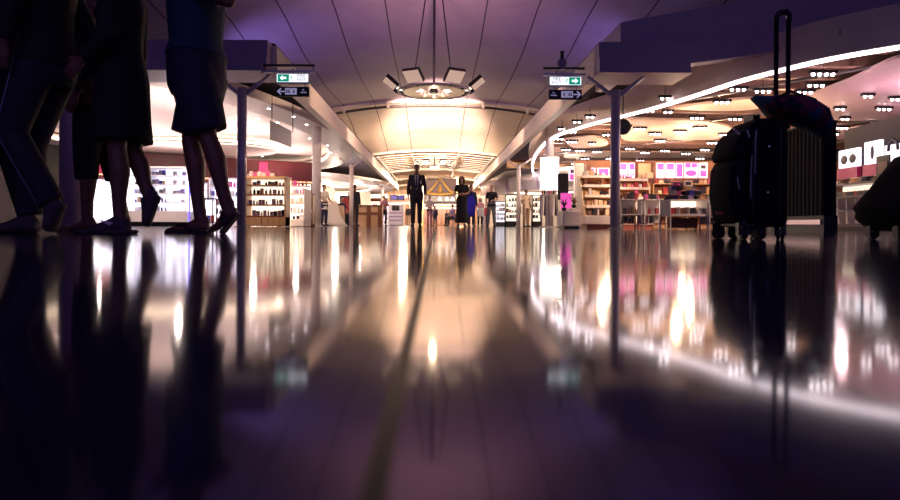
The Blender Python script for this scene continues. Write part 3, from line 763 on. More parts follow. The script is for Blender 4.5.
# back wall with red band
A, B = Vector((-13.5, 23.0)), Vector((-5.3, 27.5)); d = (B-A).normalized(); ang = math.atan2(d.y, d.x); Lw = (B-A).length
ww = MB().box(0, Lw, 0, .2, 0, 1.95).build('wall_shop_back', mat('shop_back_wall', (.10, .03, .05), .5), None, (A.x, A.y, 0), ang)
struct(ww, 'dark rear wall of the left shop', 'wall')
t = thing('red_header', 'dark red header band with pink lettering along the rear of the left shop', 'sign', (A.x, A.y, 0), ang)
MB().box(0, Lw, -.12, .1, 1.98, 2.86).build('band', m_redwall, t)
MB().box(0, Lw, -.2, .05, 1.93, 1.975).build('light_strip', mat('strip_orange', (1, .6, .4), .5, emit=(1, .42, .22), es=1.3), t)
MB().box(Lw*.705, Lw*.705+.36, -.15, -.12, 2.22, 2.75).build('crimson_panel', mat('crimson', (.55, .03, .16), .4), t)
text('lettering', 'NTS', .30, m_can, t, (Lw*.68, -.16, 2.12))
MB().box(0, 2.6, -.15, -.12, 2.02, 2.3).build('crimson_strip', bpy.data.materials['crimson'], t)
# wall bays along the rear wall
Mw = TM((A.x, A.y, 0), ang)
for i in range(6):
    x = .9 + i*1.45; p = Mw @ Vector((x, -.30, 0))
    shelf_unit('wall_bay', ['first','second','third','fourth','fifth','sixth'][i] + ' lit shelf bay from the left on the left shop rear wall', (p.x, p.y, 0), ang, 1.3, 1.75, .4, (.4, .75, 1.1, 1.45), m_units if i < 3 else m_wood, m_panelglow if i < 3 else m_warmglow, 0, .1)
    for j, z in enumerate((.1, .4, .75, 1.1, 1.45)):
        if i in (1, 2, 4, 5): stock(TM((p.x, p.y, 0), ang), -.6, .6, -.05, z+.003, .2, .17, ['carton', 'bottle'], ['white', 'dark', 'lilac', 'red', 'cream'], 'on the %s rear wall bay of the left shop' % ['first','second','third','fourth','fifth','sixth'][i])

# --- distant left shops ------------------------------------------------------
m_farwall = mat('far_white_wall', (.85, .72, .60), .5)
struct(MB().box(-13, -5.6, 52, 52.2, 0, 2.9).build('wall_far_left_shop', m_farwall), 'pale rear wall of the distant left shops', 'wall')
struct(MB().box(-6.6, -6.4, 29, 38, 0, 2.4).build('wall_far_left_side', m_farwall), 'pale side wall beyond the left shop', 'wall')
struct(MB().box(3.9, 13, 56, 56.2, 0, 2.9).build('wall_far_right_shop', m_farwall), 'pale rear wall of the distant right shops', 'wall')
c = P(370, 205, 30)
t = thing('wooden_counter', 'brown and cream panelled counter right of the man in the dark suit', 'counter', (c.x-.1, 30, 0))
MB().box(-.72, .72, 0, .5, 0, .98).build('body', m_wood, t)
for x in (-.6, .05, .6): MB().box(x-.10, x+.10, -.03, 0, 0, .98).build('panel', m_darkwood, t)
MB().box(-.76, .76, -.05, .55, .98, 1.04).build('worktop', m_darkwood, t); MB().box(-.72, .72, -.04, 0, .55, .68).build('rail', m_darkwood, t)
c = P(396, 210, 40)
t = thing('white_kiosk', 'white rounded kiosk with shelves near the man in the pink shirt', 'kiosk', (c.x, 40, 0))
MB().rbox(-.5, .5, -.3, .3, 0, 1.5, .08).build('body', m_units, t)
for z in (.3, .55, .8): MB().box(-.42, .42, -.33, -.3, z, z+.1).build('shelf', m_lilac if False else GM['lilac'], t)
MB().rbox(-.25, .25, -.36, -.28, 1.0, 1.35, .03).build('screen', m_black, t)
for px, py, Y, wd, hh, lab in ((386, 196, 44, .9, 1.2, 'long low'), (341, 205, 36, .9, 1.5, 'tall brown')):
    c = P(px, 226, Y)
    shelf_unit('far_shelving', lab + ' shelving in the distant left shop', (c.x, Y, 0), 0, wd, hh+.5, .4, (.4, .8, 1.2), m_white, m_warmglow if py > 200 else m_panelglow, 0, .1)
    for z in (.1, .4, .8): stock(TM((c.x, Y, 0), 0), -.4, .4, 0, z+.005, .28, .2, ['carton'], ['dark', 'red', 'white'], 'on the %s shelving of the distant left shop' % lab)
# hanging screens in the distance
for px, py, Y, rz, lab in ((394, 199.5, 42, .3, 'left one of two'), (401, 199.8, 44, -.25, 'right one of two')):
    c = P(px, py-2.0, Y)
    t = thing('hanging_monitor', 'small dark hanging monitor, %s left of the suited man' % lab, 'monitor', (c.x, Y, c.z), rz)
    MB().rbox(-.26, .26, -.04, .04, -.17, .17, .01).build('case', m_black, t); MB().box(-.20, .20, -.046, -.04, -.12, .12).build('screen', GM['blue'], t)
    MB().tube([(0, 0, .17), (0, 0, 2.9-c.z)], .015, 6).build('hanging_rod', m_black, t)
c = P(333, 203, 30)
t = thing('black_advert_stand', 'upright dark advert stand with red poster behind the beige tunic', 'stand', (P(347, 0, 31).x, 31, 0))
MB().rbox(-.32, .32, -.05, .05, .1, 1.55, .02).build('frame', m_black, t)
MB().box(-.24, .24, -.06, -.05, .5, 1.45).build('poster', GM['red'], t); MB().box(-.3, .3, -.2, .2, 0, .1).build('foot', m_black, t)

# --- centre: gold gabled portal and counter ----------------------------------
c = P(440, 190, 60)
t = thing('gabled_portal', 'dark framed portal with a gold pointed gable at the end of the concourse', 'portal', (c.x, 60, 0))
MB().box(-1.75, 1.75, 0, .3, 2.2, 4.7).build('backing', mat('maroon_backing', (.035, .01, .012), .6), t)
for x in (-1.8, 1.62): MB().box(x, x+.18, -.2, .3, 0, 4.9).build('frame_post', m_gold, t)
MB().box(-1.8, 1.8, -.22, .3, 4.7, 4.9).build('frame_beam', m_rib, t)
g = MB()
for q in (-1, 1):
    g.tube([(0, -.25, 4.75), (q*.45, -.25, 4.1), (q*1.0, -.25, 3.45), (q*1.3, -.25, 3.35)], [.05, .10, .12, .06], 8)
g.build('gold_gable', m_gold, t)
g = MB(); g.tube([(-1.5, -.25, 3.45), (-1.2, -.25, 3.2), (0, -.25, 3.1), (1.2, -.25, 3.2), (1.5, -.25, 3.5)], [.04, .12, .16, .12, .04], 8); g.build('gold_lower_tier', m_gold, t)
MB().lathe([(.15, 0), (.28, .25), (.12, .5), (.02, .85)], 12, (0, -.25, 3.3)).build('gold_finial', m_gold, t)
MB().box(-1.6, 1.6, -.35, 0, 2.35, 2.95).build('sign_strip', m_black, t)
for i, x in enumerate((.0, .7, 1.25)):
    z = MB(); z.ell((x, -.36, 2.72), (.14, .02, .12), 10, 6); z.box(x-.2, x+.2, -.37, -.35, 2.5, 2.6); z.build('white_symbol', m_panelglow, t)
t = thing('striped_counter', 'tan counter with vertical brown slats below the gabled portal', 'counter', (c.x+.1, 57, 0))
MB().box(-1.7, 1.7, 0, .6, 0, 1.9).build('body', m_brown, t)
for i in range(9): MB().box(-1.6+i*.38, -1.42+i*.38, -.04, 0, .1, 1.6).build('slat', m_darkwood, t)
for z in (1.65, 1.95): MB().box(-1.75, 1.75, -.1, .65, z, z+.09).build('worktop' if z > 1.8 else 'rail', m_warmglow, t)
# far shopfronts closing the hall
for i, (x0, x1, q) in enumerate(((-9, -5.2, m_warmglow), (-4.9, -2.2, m_can), (2.6, 5.4, m_can), (5.8, 9.5, m_warmglow))):
    t = thing('far_shopfront', ['outer left', 'inner left', 'inner right', 'outer right'][i] + ' warm glowing shopfront at the end of the hall', 'shopfront', ((x0+x1)/2, 66, 0))
    hw = (x1-x0)/2
    MB().box(-hw, hw, 0, .2, 0, 3.4).build('panel', q, t); MB().box(-hw, hw, -.15, 0, 2.6, 3.0).build('header', m_darkwood, t)
    for k in range(4): MB().box(-hw+.2+k*hw*.5, -hw+.2+k*hw*.5+hw*.3, -.1, 0, .1, 2.3).build('window', m_brown, t)

# --- right shop ------------------------------------------------------------
Yb = 22.4
struct(MB().box(5.2, 16.8, Yb, Yb+.2, 0, 2.5).build('wall_right_shop_back', m_brown), 'brown rear wall of the right shop', 'wall')
struct(MB().box(5.2, 5.35, 20.6, Yb, 0, 2.2).build('wall_right_shop_end', m_brown), 'brown end wall of the right shop', 'wall')
m_mag = mat('magenta_print', (.70, .08, .45), .5, emit=(.85, .10, .55), es=.55)
m_pinkl = mat('pale_pink_print', (.9, .4, .7), .5, emit=(1, .55, .85), es=.55)
m_posterglow = mat('pink_white_poster', (1, .8, .9), .5, emit=(1, .66, .88), es=.85)
def poster(px0, px1, py0, py1, Y, label, style):
    a, b = P(px0, py1, Y), P(px1, py0, Y)
    t = thing('lit_poster', label, 'poster', ((a.x+b.x)/2, Y, a.z)); w = (b.x-a.x)/2; h = b.z-a.z
    MB().box(-w, w, -.05, 0, 0, h).build('light_panel', m_posterglow, t)
    if style in (0, 3):
        MB().box(-w*.8, w*.8, -.06, -.05, h*.55, h*.95).build('print', m_mag, t); MB().box(-w*.8, w*.8, -.06, -.05, h*.08, h*.40).build('print', m_pinkl, t)
    elif style == 1:
        MB().box(-w*.8, w*.8, -.06, -.05, h*.08, h*.92).build('print', m_mag, t)
    elif style == 2:
        MB().ell((0, -.055, h*.32), (w*.85, .01, h*.2), 16, 8).build('print', m_mag, t)
        for s in (-1, 1): MB().box(min(s*w*.1, s*w*.9), max(s*w*.1, s*w*.9), -.06, -.05, h*.68, h*.98).build('print', m_mag, t)
    else:
        MB().box(-w*.6, w*.6, -.06, -.05, h*.6, h*.85).build('print', GM['dark'], t); MB().box(-w*.7, w*.7, -.06, -.05, h*.1, h*.5).build('print', m_mag, t)
for i, (a, b_, st, lab) in enumerate(((568, 579, 4, 'behind the lantern drum'), (583, 595, 0, 'left of the steel post, first'), (597, 609, 1, 'left of the steel post, second'), (619, 627, 0, 'just right of the steel post'), (628.5, 634.5, 3, 'before the apricot niche'), (656, 664, 0, 'right of the apricot niche'), (665.5, 674, 3, 'second right of the apricot niche'), (675.5, 682.5, 1, 'with one tall magenta block'), (684, 697, 2, 'with a magenta oval'), (698.5, 707, 4, 'with a dark heading beside the suitcase'))):
    poster(a, b_, 163 if a > 610 else 168, 178 if a > 610 else 181, 21.9, 'lit pink and white poster ' + lab, st)
a, b_ = P(636, 178, 22), P(654, 163, 22)
t = thing('apricot_niche', 'apricot lit niche between the pink posters', 'niche', ((a.x+b_.x)/2, 22.1, a.z))
w = (b_.x-a.x)/2; h = b_.z-a.z
MB().box(-w, w, .1, .2, 0, h).build('back_panel', mat('apricot_glow', (.8, .5, .3), .5, emit=(1, .55, .25), es=.6), t)
for x in (-w, w-.05): MB().box(x, x+.05, -.2, .1, 0, h).build('side_panel', m_darkwood, t)
MB().box(-w, w, -.2, .1, h, h+.04).build('top_panel', m_darkwood, t); MB().box(-w, w, -.2, .1, -.04, 0).build('shelf', m_darkwood, t)
put('handbag', 'cream', ((a.x+b_.x)/2-.14, 22.0, a.z+.002), .28, .24, .2, 'in the apricot niche'); put('carton', 'cream', ((a.x+b_.x)/2+.16, 22.0, a.z+.002), .26, .2, .2, 'in the apricot niche')
# rear wall bays
for i in range(6):
    x = 6.0 + i*1.25
    shelf_unit('rear_bay', ['first','second','third','fourth','fifth','sixth'][i] + ' brown shelf bay from the left under the pink posters', (x, 22.05, 0), 0, 1.15, 1.62, .5, (.45, .85, 1.25), m_wood, m_brown, 0, .1)
    for z in (.85, 1.25, 1.62): stock(TM((x, 21.95, 0), 0), -.5, .5, 0, z+.002, .26, .17, ['carton', 'bottle', 'handbag'], ['tan', 'cream', 'red', 'dark', 'pink', 'brown'], 'on the %s brown bay under the posters' % ['first','second','third','fourth','fifth','sixth'][i])

# sloping tiered gondola left and right of the steel post
def tier_gondola(px0, px1, Y, label, where, cols):
    a, b_ = P(px0, 229, Y), P(px1, 229, Y); X = (a.x+b_.x)/2; w = (b_.x-a.x)/2
    t = thing('tiered_gondola', label, 'shelving', (X, Y, 0))
    MB().box(-w+.05, w-.05, -.30, .4, 0, .09).build('plinth', mat('rust_plinth', (.35, .09, .06), .5), t)
    MB().rbox(-w, w, -.35, .4, .09, .27, .01).build('base', m_can, t)
    MB().box(-w, w, .36, .40, .27, 1.12).build('back_panel', m_wood, t)
    for s in (-w, w-.03): MB().prism_x([(-.3, .27), (.36, .27), (.36, 1.12), (.16, 1.12)], s, s+.03).build('side_panel', m_wood, t)
    for j, (z, y) in enumerate(((.44, -.12), (.66, -.0), (.88, .12), (1.08, .22))):
        M = Matrix.Translation((0, y, z)) @ Matrix.Rotation(math.radians(-12), 4, 'X')
        MB().box(-w+.03, w-.03, -.16, .12, -.03, 0, M).build('shelf', m_wood, t)
        MB().box(-w+.03, w-.03, -.175, -.16, -.045, .012, M).build('shelf_lip', m_can, t)
    for j, (z, y) in enumerate(((.27, -.22), (.445, -.15), (.665, -.03), (.885, .09), (1.085, .2))):
        stock(TM((X, Y, 0), 0), -w+.06, w-.06, y-.03, z+.012, .17, .085, ['carton', 'bottle', 'carton', 'handbag'], cols, 'on tier %s of %s' % (('one', 'two', 'three', 'four', 'five')[j], where))
    return t
tier_gondola(581, 613, 12.6, 'pale sloping tiered shelf stand left of the right steel post', 'the stand left of the right post', ['cream', 'lilac', 'dark', 'white', 'tan', 'brown'])
tier_gondola(617.5, 650, 13.4, 'pale sloping tiered shelf stand right of the right steel post', 'the stand right of the right post', ['tan', 'red', 'dark', 'cream', 'pink', 'white'])
# white block counter with plants
a, b_ = P(562, 227, 12.2), P(580, 227, 12.2)
t = thing('block_counter', 'plain cream block counter left of the tiered stand', 'counter', ((a.x+b_.x)/2, 12.4, 0))
w = (b_.x-a.x)/2
MB().rbox(-w, w, -.3, .3, .05, .36, .015).build('body', m_can, t); MB().box(-w+.03, w-.03, -.25, .25, 0, .05).build('plinth', m_black, t)
MB().rbox(w*.1, w, -.2, .3, .36, .42, .01).build('riser', m_can, t)
X = (a.x+b_.x)/2
for k, (dx, z0) in enumerate(((-.12, .36), (.08, .42))):
    t = thing('feathery_plant', ('left' if k == 0 else 'right') + ' dark feathery plant on the cream block counter', 'plant', (X+dx, 12.3, z0))
    MB().lathe([(.03, 0), (.045, .02), (.05, .07), (.04, .07)], 14).build('pot', m_black, t)
    f = MB()
    for q in range(22):
        a_ = random.uniform(0, 2*PI); r = random.uniform(.05, .13); h = random.uniform(.10, .24)
        f.tube([(0, 0, .05), (r*.4*math.cos(a_), r*.4*math.sin(a_), .05+h*.7), (r*math.cos(a_), r*math.sin(a_), .03+h)], [.005, .009, .002], 5)
    f.build('foliage', GM['brown'] if k else GM['dark'], t)
# tall pale column and black screen behind
c = P(578.5, 200, 18.2)
t = thing('tall_pale_panel', 'tall pale upright panel behind the tiered stand', 'panel', (c.x, 18.2, 0))
MB().rbox(-.13, .13, -.1, .1, 0, 1.95, .01).build('panel', m_pale, t); MB().box(-.15, .15, -.12, .12, 0, .06).build('base', m_steel, t)
c = P(563, 190, 16)
t = thing('black_advert_screen', 'upright black screen between lantern drum and pale panel', 'screen', (c.x, 16, 0))
MB().rbox(-.14, .14, -.04, .04, .75, 1.45, .01).build('case', m_black, t); MB().box(-.03, .03, -.02, .02, 0, .75).build('stem', m_black, t); MB().box(-.16, .16, -.14, .14, 0, .03).build('foot', m_black, t)
# glass/steel frame tables
def frame_rack(px0, px1, ytop, Y, label, where, cols):
    a, b_ = P(px0, 229, Y), P(px1, ytop, Y); X = (a.x+b_.x)/2; w = (b_.x-a.x)/2; h = b_.z
    t = thing('frame_rack', label, 'rack', (X, Y, 0))
    for x in (-w, w-.02):
        for y in (-.2, .18): MB().box(x, x+.02, y, y+.02, 0, h).build('leg', m_white, t)
    for j, z in enumerate((.12, h*.50, h)):
        MB().box(-w, w, -.2, .2, z-.018, z).build('shelf' if z < h else 'top_panel', m_white if j else m_darkwood, t)
    MB().box(-w+.02, w-.02, .17, .18, .12, h-.02).build('back_panel', m_can, t)
    for j, z in enumerate((.12, h*.5, h)):
        stock(TM((X, Y, 0), 0), -w+.04, w-.04, -.06, z+.002, h*.30 if j < 2 else .14, .065, ['carton', 'bottle', 'book'], cols, 'on level %s of %s' % (('one', 'two', 'three')[j], where))
frame_rack(617, 639, 199.5, 11.7, 'white framed two level rack just right of the steel post', 'the rack right of the post', ['red', 'brown', 'white', 'tan', 'dark'])
frame_rack(640.5, 663, 199.5, 11.6, 'white framed two level rack beside the open table', 'the rack beside the open table', ['red', 'pink', 'dark', 'white', 'brown', 'tan'])
# open table with cubby top, heaped with clothes
a, b_ = P(664.5, 229, 10.6), P(702, 200, 10.6); X = (a.x+b_.x)/2; w = (b_.x-a.x)/2; h = b_.z
t = thing('cubby_table', 'cream framed table with glass cubbies piled with dark clothes', 'table', (X, 10.6, 0))
for x in (-w, w-.022):
    for y in (-.25, .23): MB().box(x, x+.022, y, y+.02, 0, h-.28).build('leg', m_can, t)
MB().box(-w, w, -.25, .25, h-.29, h-.25).build('shelf', m_can, t); MB().box(-w, w, -.25, .25, h-.02, h).build('top_panel', m_can, t)
for i in range(5):
    x = -w + i*(2*w-.015)/4; MB().box(x, x+.015, -.25, .23, h-.25, h-.02 if i in (0, 4) else h-.13).build('divider', m_can, t)
MB().box(-w, w, .23, .25, h-.25, h-.02).build('back_panel', m_warmglow, t)
MB().box(-w+.13, w-.03, .1, .2, .03, h-.32).build('kick_panel', m_darkwood, t)
for i in range(4):
    put('carton', ('red', 'brown', 'dark', 'grey')[i], (X - w + .085 + i*(2*w)/4, 10.5, h-.249), .11, .10, .2, 'inside the glass cubby table')
k = 0
for row, (n, zz) in enumerate(((6, 0), (5, .085), (4, .165), (2, .24))):
    for i in range(n):
        x = X - w + .09 + (i+.5*row*.5)*.11
        put('folded_garment', ('dark', 'blue', 'dark', 'lilac', 'dark', 'tan', 'grey', 'pink')[k % 8], (x, 10.6+random.uniform(-.08, .08), h+.001+zz), .13, .082, .22, 'heaped on the cubby table, layer %s' % ('one', 'two', 'three', 'four')[row], random.uniform(-.12, .12)); k += 1
# small framed card on the clothes
c = P(691, 180, 10.6)
t = thing('price_card', 'small white framed card standing above the heaped clothes', 'card', (c.x, 10.72, h+.25))
MB().box(-.07, .07, -.01, .01, .0, .10).build('card', m_white, t); MB().box(-.05, .05, -.013, -.01, .02, .08).build('print', GM['dark'], t)
MB().box(-.005, .005, .0, .01, -.25, 0).build('stem', m_black, t)
# tall rack at far side of the table
a, b_ = P(704, 229, 10.4), P(728, 202, 10.4)
frame_rack(704, 730, 203, 10.5, 'white framed rack partly hidden behind the black suitcase', 'the rack behind the suitcase', ['tan', 'red', 'white', 'dark'])

# lantern drum on its column with umbrella rack beneath
c = P(549.5, 175, 19)
t = thing('lantern_drum', 'glowing white drum lantern wrapped round a column in the right shop', 'lantern', (c.x, 19, 0))
MB().lathe([(.13, 0), (.13, 3.3)], 20).build('column', m_pale, t, smooth=True)
z0 = P(549, 191, 19).z; z1 = P(549, 158, 19).z
MB().lathe([(.29, z0), (.29, z1)], 32).build('drum', mat('drum_glow', (1, 1, 1), .5, emit=(1, .90, .82), es=1.8), t, smooth=True)
for z in (z0-.04, z1): MB().lathe([(.31, z), (.31, z+.04)], 32).build('hoop', m_white, t)
t = thing('accessory_carousel', 'round hanging rack of thin dark accessories under the lantern drum', 'rack', (P(550, 0, 17.4).x, 17.4, 0))
MB().lathe([(.28, 0), (.28, .05)], 24).build('base', m_white, t); MB().tube([(0, 0, .05), (0, 0, .95)], .03, 8).build('stem', m_steel, t)
MB().lathe([(.26, .92), (.26, .95)], 24).build('top_disc', m_white, t)
for k in range(14):
    a_ = 2*PI*k/14
    MB().tube([(.24*math.cos(a_), .24*math.sin(a_), .92), (.25*math.cos(a_), .25*math.sin(a_), .35)], [.012, .028], 6).build('hanging_item', GM[('dark', 'grey', 'white')[k % 3]], t)
for k in range(10):
    a_ = PI*k/9 + PI
    put('bottle', ('pink', 'tan', 'dark', 'white')[k % 4], (P(550, 0, 17.4).x + .2*math.cos(a_), 17.4 + .2*math.sin(a_), .952), .06, .18, .06, 'on the round rack under the lantern drum')
c = P(566, 205, 14.5)
t = thing('pink_banner_stand', 'small pink and white banner stand left of the feathery plants', 'banner', (c.x, 14.5, 0))
MB().box(-.13, .13, -.01, .01, .45, .85).build('banner', m_mag, t); MB().box(-.01, .01, 0, .02, 0, .45).build('stem', m_steel, t); MB().box(-.1, .1, -.1, .1, 0, .02).build('foot', m_steel, t)

# far right dark shelving either side of the beige shirt
for px, Y, wd, lab in ((512, 26.5, .62, 'dark shelving left of the man in the beige shirt'), (536.5, 26.5, .42, 'dark shelving right of the man in the beige shirt'), (500, 34, .7, 'far dark shelving behind the woman in the black waistcoat')):
    c = P(px, 220, Y)
    shelf_unit('dark_shelving', lab, (c.x, Y, 0), 0, wd, 1.42, .4, (.4, .65, .9, 1.15), m_black, m_warmglow if Y < 30 else m_panelglow, 0, .25)
    for j, z in enumerate((.4, .65, .9, 1.15)): stock(TM((c.x, Y, 0), 0), -wd/2+.04, wd/2-.04, 0, z+.003, .17, .12, ['carton', 'bottle'], ['dark', 'white', 'tan', 'brown'], 'on the ' + lab.split(' man')[0].split(' woman')[0] + (' beige shirt' if 'beige' in lab else ' black waistcoat'))
# sloping white awning far right
q = [P(480, 196, 34), P(512, 193, 32), P(556, 186, 27), P(556, 165, 29), P(506, 172, 38), P(482, 184, 42)]
t = thing('white_awning', 'sloping white glazed awning over the far right shops', 'awning')
b = MB(); b.loft([[p for p in q], [p + Vector((0, .1, .05)) for p in q]]); b.build('sheet', mat('awning_white', (.85, .78, .80), .4), t)
for k in range(6):
    f = k/5; p0 = q[0].lerp(q[2], f); p1 = q[5].lerp(q[3], f)
    MB().tube([p0 + Vector((0, -.04, -.02)), p1 + Vector((0, -.04, -.02))], .03, 6).build('rib', GM['lilac'], t)
t = thing('tan_header', 'tan header box under the right beam beside the awning', 'header', (P(535, 0, 29.5).x, 29.5, P(0, 165, 29.5).z))
MB().box(-1.3, 1.1, 0, .4, 0, .42).build('box', mat('tan_header_paint', (.75, .48, .26), .5), t); MB().box(-1.3, -.1, -.02, 0, .28, .42).build('dark_band', m_darkwood, t)

# near right wall of picture frames, counter and cubbies (runs towards the viewer)
A = Vector((P(820, 229, 11.6).x, 11.6)); B = Vector((P(925, 229, 8.9).x, 8.9)); d = (B-A).normalized(); ang = math.atan2(d.y, d.x); Lw = (B-A).length
M = TM((A.x, A.y, 0), ang)
t = thing('cubby_counter', 'dark topped counter with two rows of lit cubby holes at the far right', 'counter', (A.x, A.y, 0), ang)
m_dtop = mat('plum_worktop', (.09, .05, .09), .35)
MB().box(0, Lw, -.02, .55, 0, .07).build('plinth', m_black, t); MB().box(-.02, Lw+.02, -.05, .56, .07, .12).build('base', m_dtop, t)
MB().box(0, Lw, .42, .46, .12, .82).build('back_panel', m_warmglow, t)
for z, y0 in ((.36, 0), (.60, -.04), (.84, .06)): MB().box(-.02, Lw+.02, y0, .5, z-.02, z+.015).build('shelf' if z < .8 else 'worktop', m_dtop, t)
n = 10
for i in range(n+1):
    x = i*(Lw-.02)/n; MB().box(x, x+.02, 0, .42, .12, .58).build('divider', m_can, t)
for i in range(n):
    x = (i+.5)*Lw/n
    for z in (.12, .375):
        p = M @ Vector((x+.02, .22, z+.001)); put(('carton', 'book')[(i+int(z*10)) % 2], ('white', 'tan', 'cream', 'brown', 'grey')[(i*3+int(z*10)) % 5], p, .20, .14, .12, 'in the %s row of lit cubby holes' % ('lower' if z < .2 else 'upper'), ang)
for i in range(16):
    x = .15 + i*(Lw-.3)/15
    put('handbag', ('dark', 'dark', 'brown', 'dark', 'red')[i % 5], M @ Vector((x, .2, .617)), .24, .15, .15, 'on the middle shelf of the dark counter', ang)
    put(('handbag', 'folded_garment')[i % 2], ('dark', 'brown', 'dark', 'tan', 'grey', 'dark')[i % 6], M @ Vector((x, .28, .857)), .24, .12, .2, 'on the top of the dark counter', ang)
wv = MB().box(-.3, Lw+1.2, .62, .8, 0, 1.98).build('wall_near_right', mat('plum_wall', (.012, .006, .011), .7), None, (A.x, A.y, 0), ang)
struct(wv, 'dark plum wall behind the picture frames', 'wall')
t0 = [(.25, .62, 1.08, 1.62, 'two dark bags'), (.95, .45, 1.08, 1.68, 'a thin stem'), (1.5, .45, 1.0, 1.55, 'an arched shape'), (2.05, .45, 1.05, 1.6, 'a pale bottle'), (2.65, .42, 1.25, 1.85, 'a small figure')]
for x, wd, z0, z1, lab in t0:
    x -= .30; z0 += .14; z1 -= .05; p = M @ Vector((x, .55, z0))
    t = thing('lit_picture', 'lit white picture with ' + lab + ' above the dark counter', 'picture', p, ang)
    MB().box(-wd/2, wd/2, 0, .05, 0, z1-z0).build('light_panel', m_panelglow, t)
    g = MB()
    if 'bags' in lab:
        for s in (-1, 1): g.ell((s*.13, -.005, (z1-z0)*.45), (.11, .012, .09), 12, 6)
    elif 'arched' in lab: g.tube([(-.12, 0, .25), (-.1, 0, .38), (0, 0, .45), (.1, 0, .38), (.12, 0, .25)], .03, 6)
    else: g.ell((0, -.005, (z1-z0)*.5), (.05, .012, .13), 12, 6)
    g.build('print', GM['dark'], t)
    MB().box(-wd/2, wd/2, -.03, .05, -.26, -.01).build('crimson_band', bpy.data.materials['crimson'], t)
t = thing('black_price_frame', 'black square tent card standing on the dark counter', 'card', M @ Vector((1.62, .12, .857)), ang)
MB().rbox(-.17, .17, -.02, .0, 0, .40, .01).build('card', m_black, t); MB().box(-.12, .12, -.03, -.02, .1, .3).build('print', GM['brown'], t)
MB().box(-.12, .12, 0, .12, 0, .015).build('foot', m_black, t)
p = M @ Vector((3.35, .2, .857))
t = thing('white_frame_case', 'white edged display case at the right end of the counter', 'display case', p, ang)
for x in (-.2, .75): MB().box(x, x+.04, 0, .3, 0, 1.0).build('side_panel', m_panelglow, t)
for z in (0, .32, .64, .97): MB().box(-.2, .79, 0, .3, z, z+.025).build('shelf', m_white, t)
MB().box(-.2, .79, .28, .3, 0, 1.0).build('back_panel', m_redwall, t)
for z in (.03, .35, .67): stock(TM(p, ang), -.13, .72, .14, z, .18, .14, ['carton', 'bottle'], ['red', 'white', 'dark', 'pink'], 'in the white edged case at the far right')

# fluted dark kiosk column behind the suitcase
c1 = P(837, 230, 5.6); xk = P(823, 230, 5.6).x; hk = P(837, 122, 5.6).z
t = thing('fluted_kiosk', 'tall dark fluted partition slab behind the black suitcase', 'partition', (xk, 5.6, 0))
m_flute = mat('dark_fluted_metal', (.010, .007, .018), .7, 0, spec=.1)
nf = 30; Lk = 1.9; wk = c1.x - xk
poly = [(-0.005*abs(math.sin(PI*i/4)), Lk*i/(nf*4)) for i in range(nf*4+1)] + [(wk-.01, Lk), (wk-.01, 0)]
me = tri_prism(poly, .17, hk); mesh_obj('fluted_body', me, m_flute, t)
MB().box(-.016, wk*.5, .02, Lk, .085, .13).build('chrome_band', mat('bright_band', (.6, .5, .6), .2, 1), t, label='bright chrome band')
MB().box(.01, wk-.01, .03, Lk, 0, .085).build('kick_base', m_black, t); MB().box(.02, wk, .0, Lk, .13, .17).build('shadow_gap', m_black, t); MB().box(0, wk, -.01, .03, 0, .17).build('corner_block', m_black, t)
MB().box(-.015, wk, -.012, Lk+.01, hk, hk+.015).build('cap', m_black, t)

# ------------------------------------------------------------------ luggage
def swirl_caster(parent, x, y, r=.028, rz=0):
    M = Matrix.Translation((x, y, 0)) @ Matrix.Rotation(rz, 4, 'Z')
    ho = MB(); ho.lathe([(.022, r*2+.014), (.022, r*2+.03)], 12, (x, y, 0))
    for s in (-1, 1): ho.box(s*.020-.004, s*.020+.004, -.012, .022, r*.7, r*2+.02, M)
    h = ho.build('caster_housing', m_black, parent)
    for s in (-1, 1):
        W = M @ Matrix.Translation((s*.009, .006, r)) @ Matrix.Rotation(PI/2, 4, 'Y')
        MB().lathe([(r*.35, -.007), (r*.92, -.007), (r, -.004), (r, .004), (r*.92, .007), (r*.35, .007)], 20, (0, 0, 0), W).build('wheel', m_black, h, smooth=False)
        MB().lathe([(r*.4, -.0085), (r*.4, .0085)], 12, (0, 0, 0), W).build('wheel_hub', m_steel, h)
m_case = mat('black_ballistic_nylon', (.004, .003, .010), .95, spec=.2, bump=.3, scale=220)
m_case2 = mat('navy_black_nylon', (.005, .004, .014), .9, spec=.2, bump=.3, scale=220)
Ys = 2.90; Yf = 2.75
sx = lambda px, Y=2.75: P(px, 230, Y).x
sz = lambda py, Y=2.80: P(745, py, Y).z
xl, xr = sx(709, 3.02), sx(791, 2.75)
X0 = (xl+xr)/2
t = thing('suitcase', 'black upright soft suitcase with wheels and raised handle', 'suitcase', (X0, Ys, 0))
w = (xr-xl)/2; zt = sz(119); zb = .062
def rrect(w, d, r, x=0, y=0, n=5):
    out = []
    for cx, cy, a0 in ((w-r, d-r, 0), (-w+r, d-r, 90), (-w+r, -d+r, 180), (w-r, -d+r, 270)):
        for k in range(n+1):
            a = math.radians(a0 + 90*k/n); out.append((x+cx+r*math.cos(a), y+cy+r*math.sin(a)))
    return out
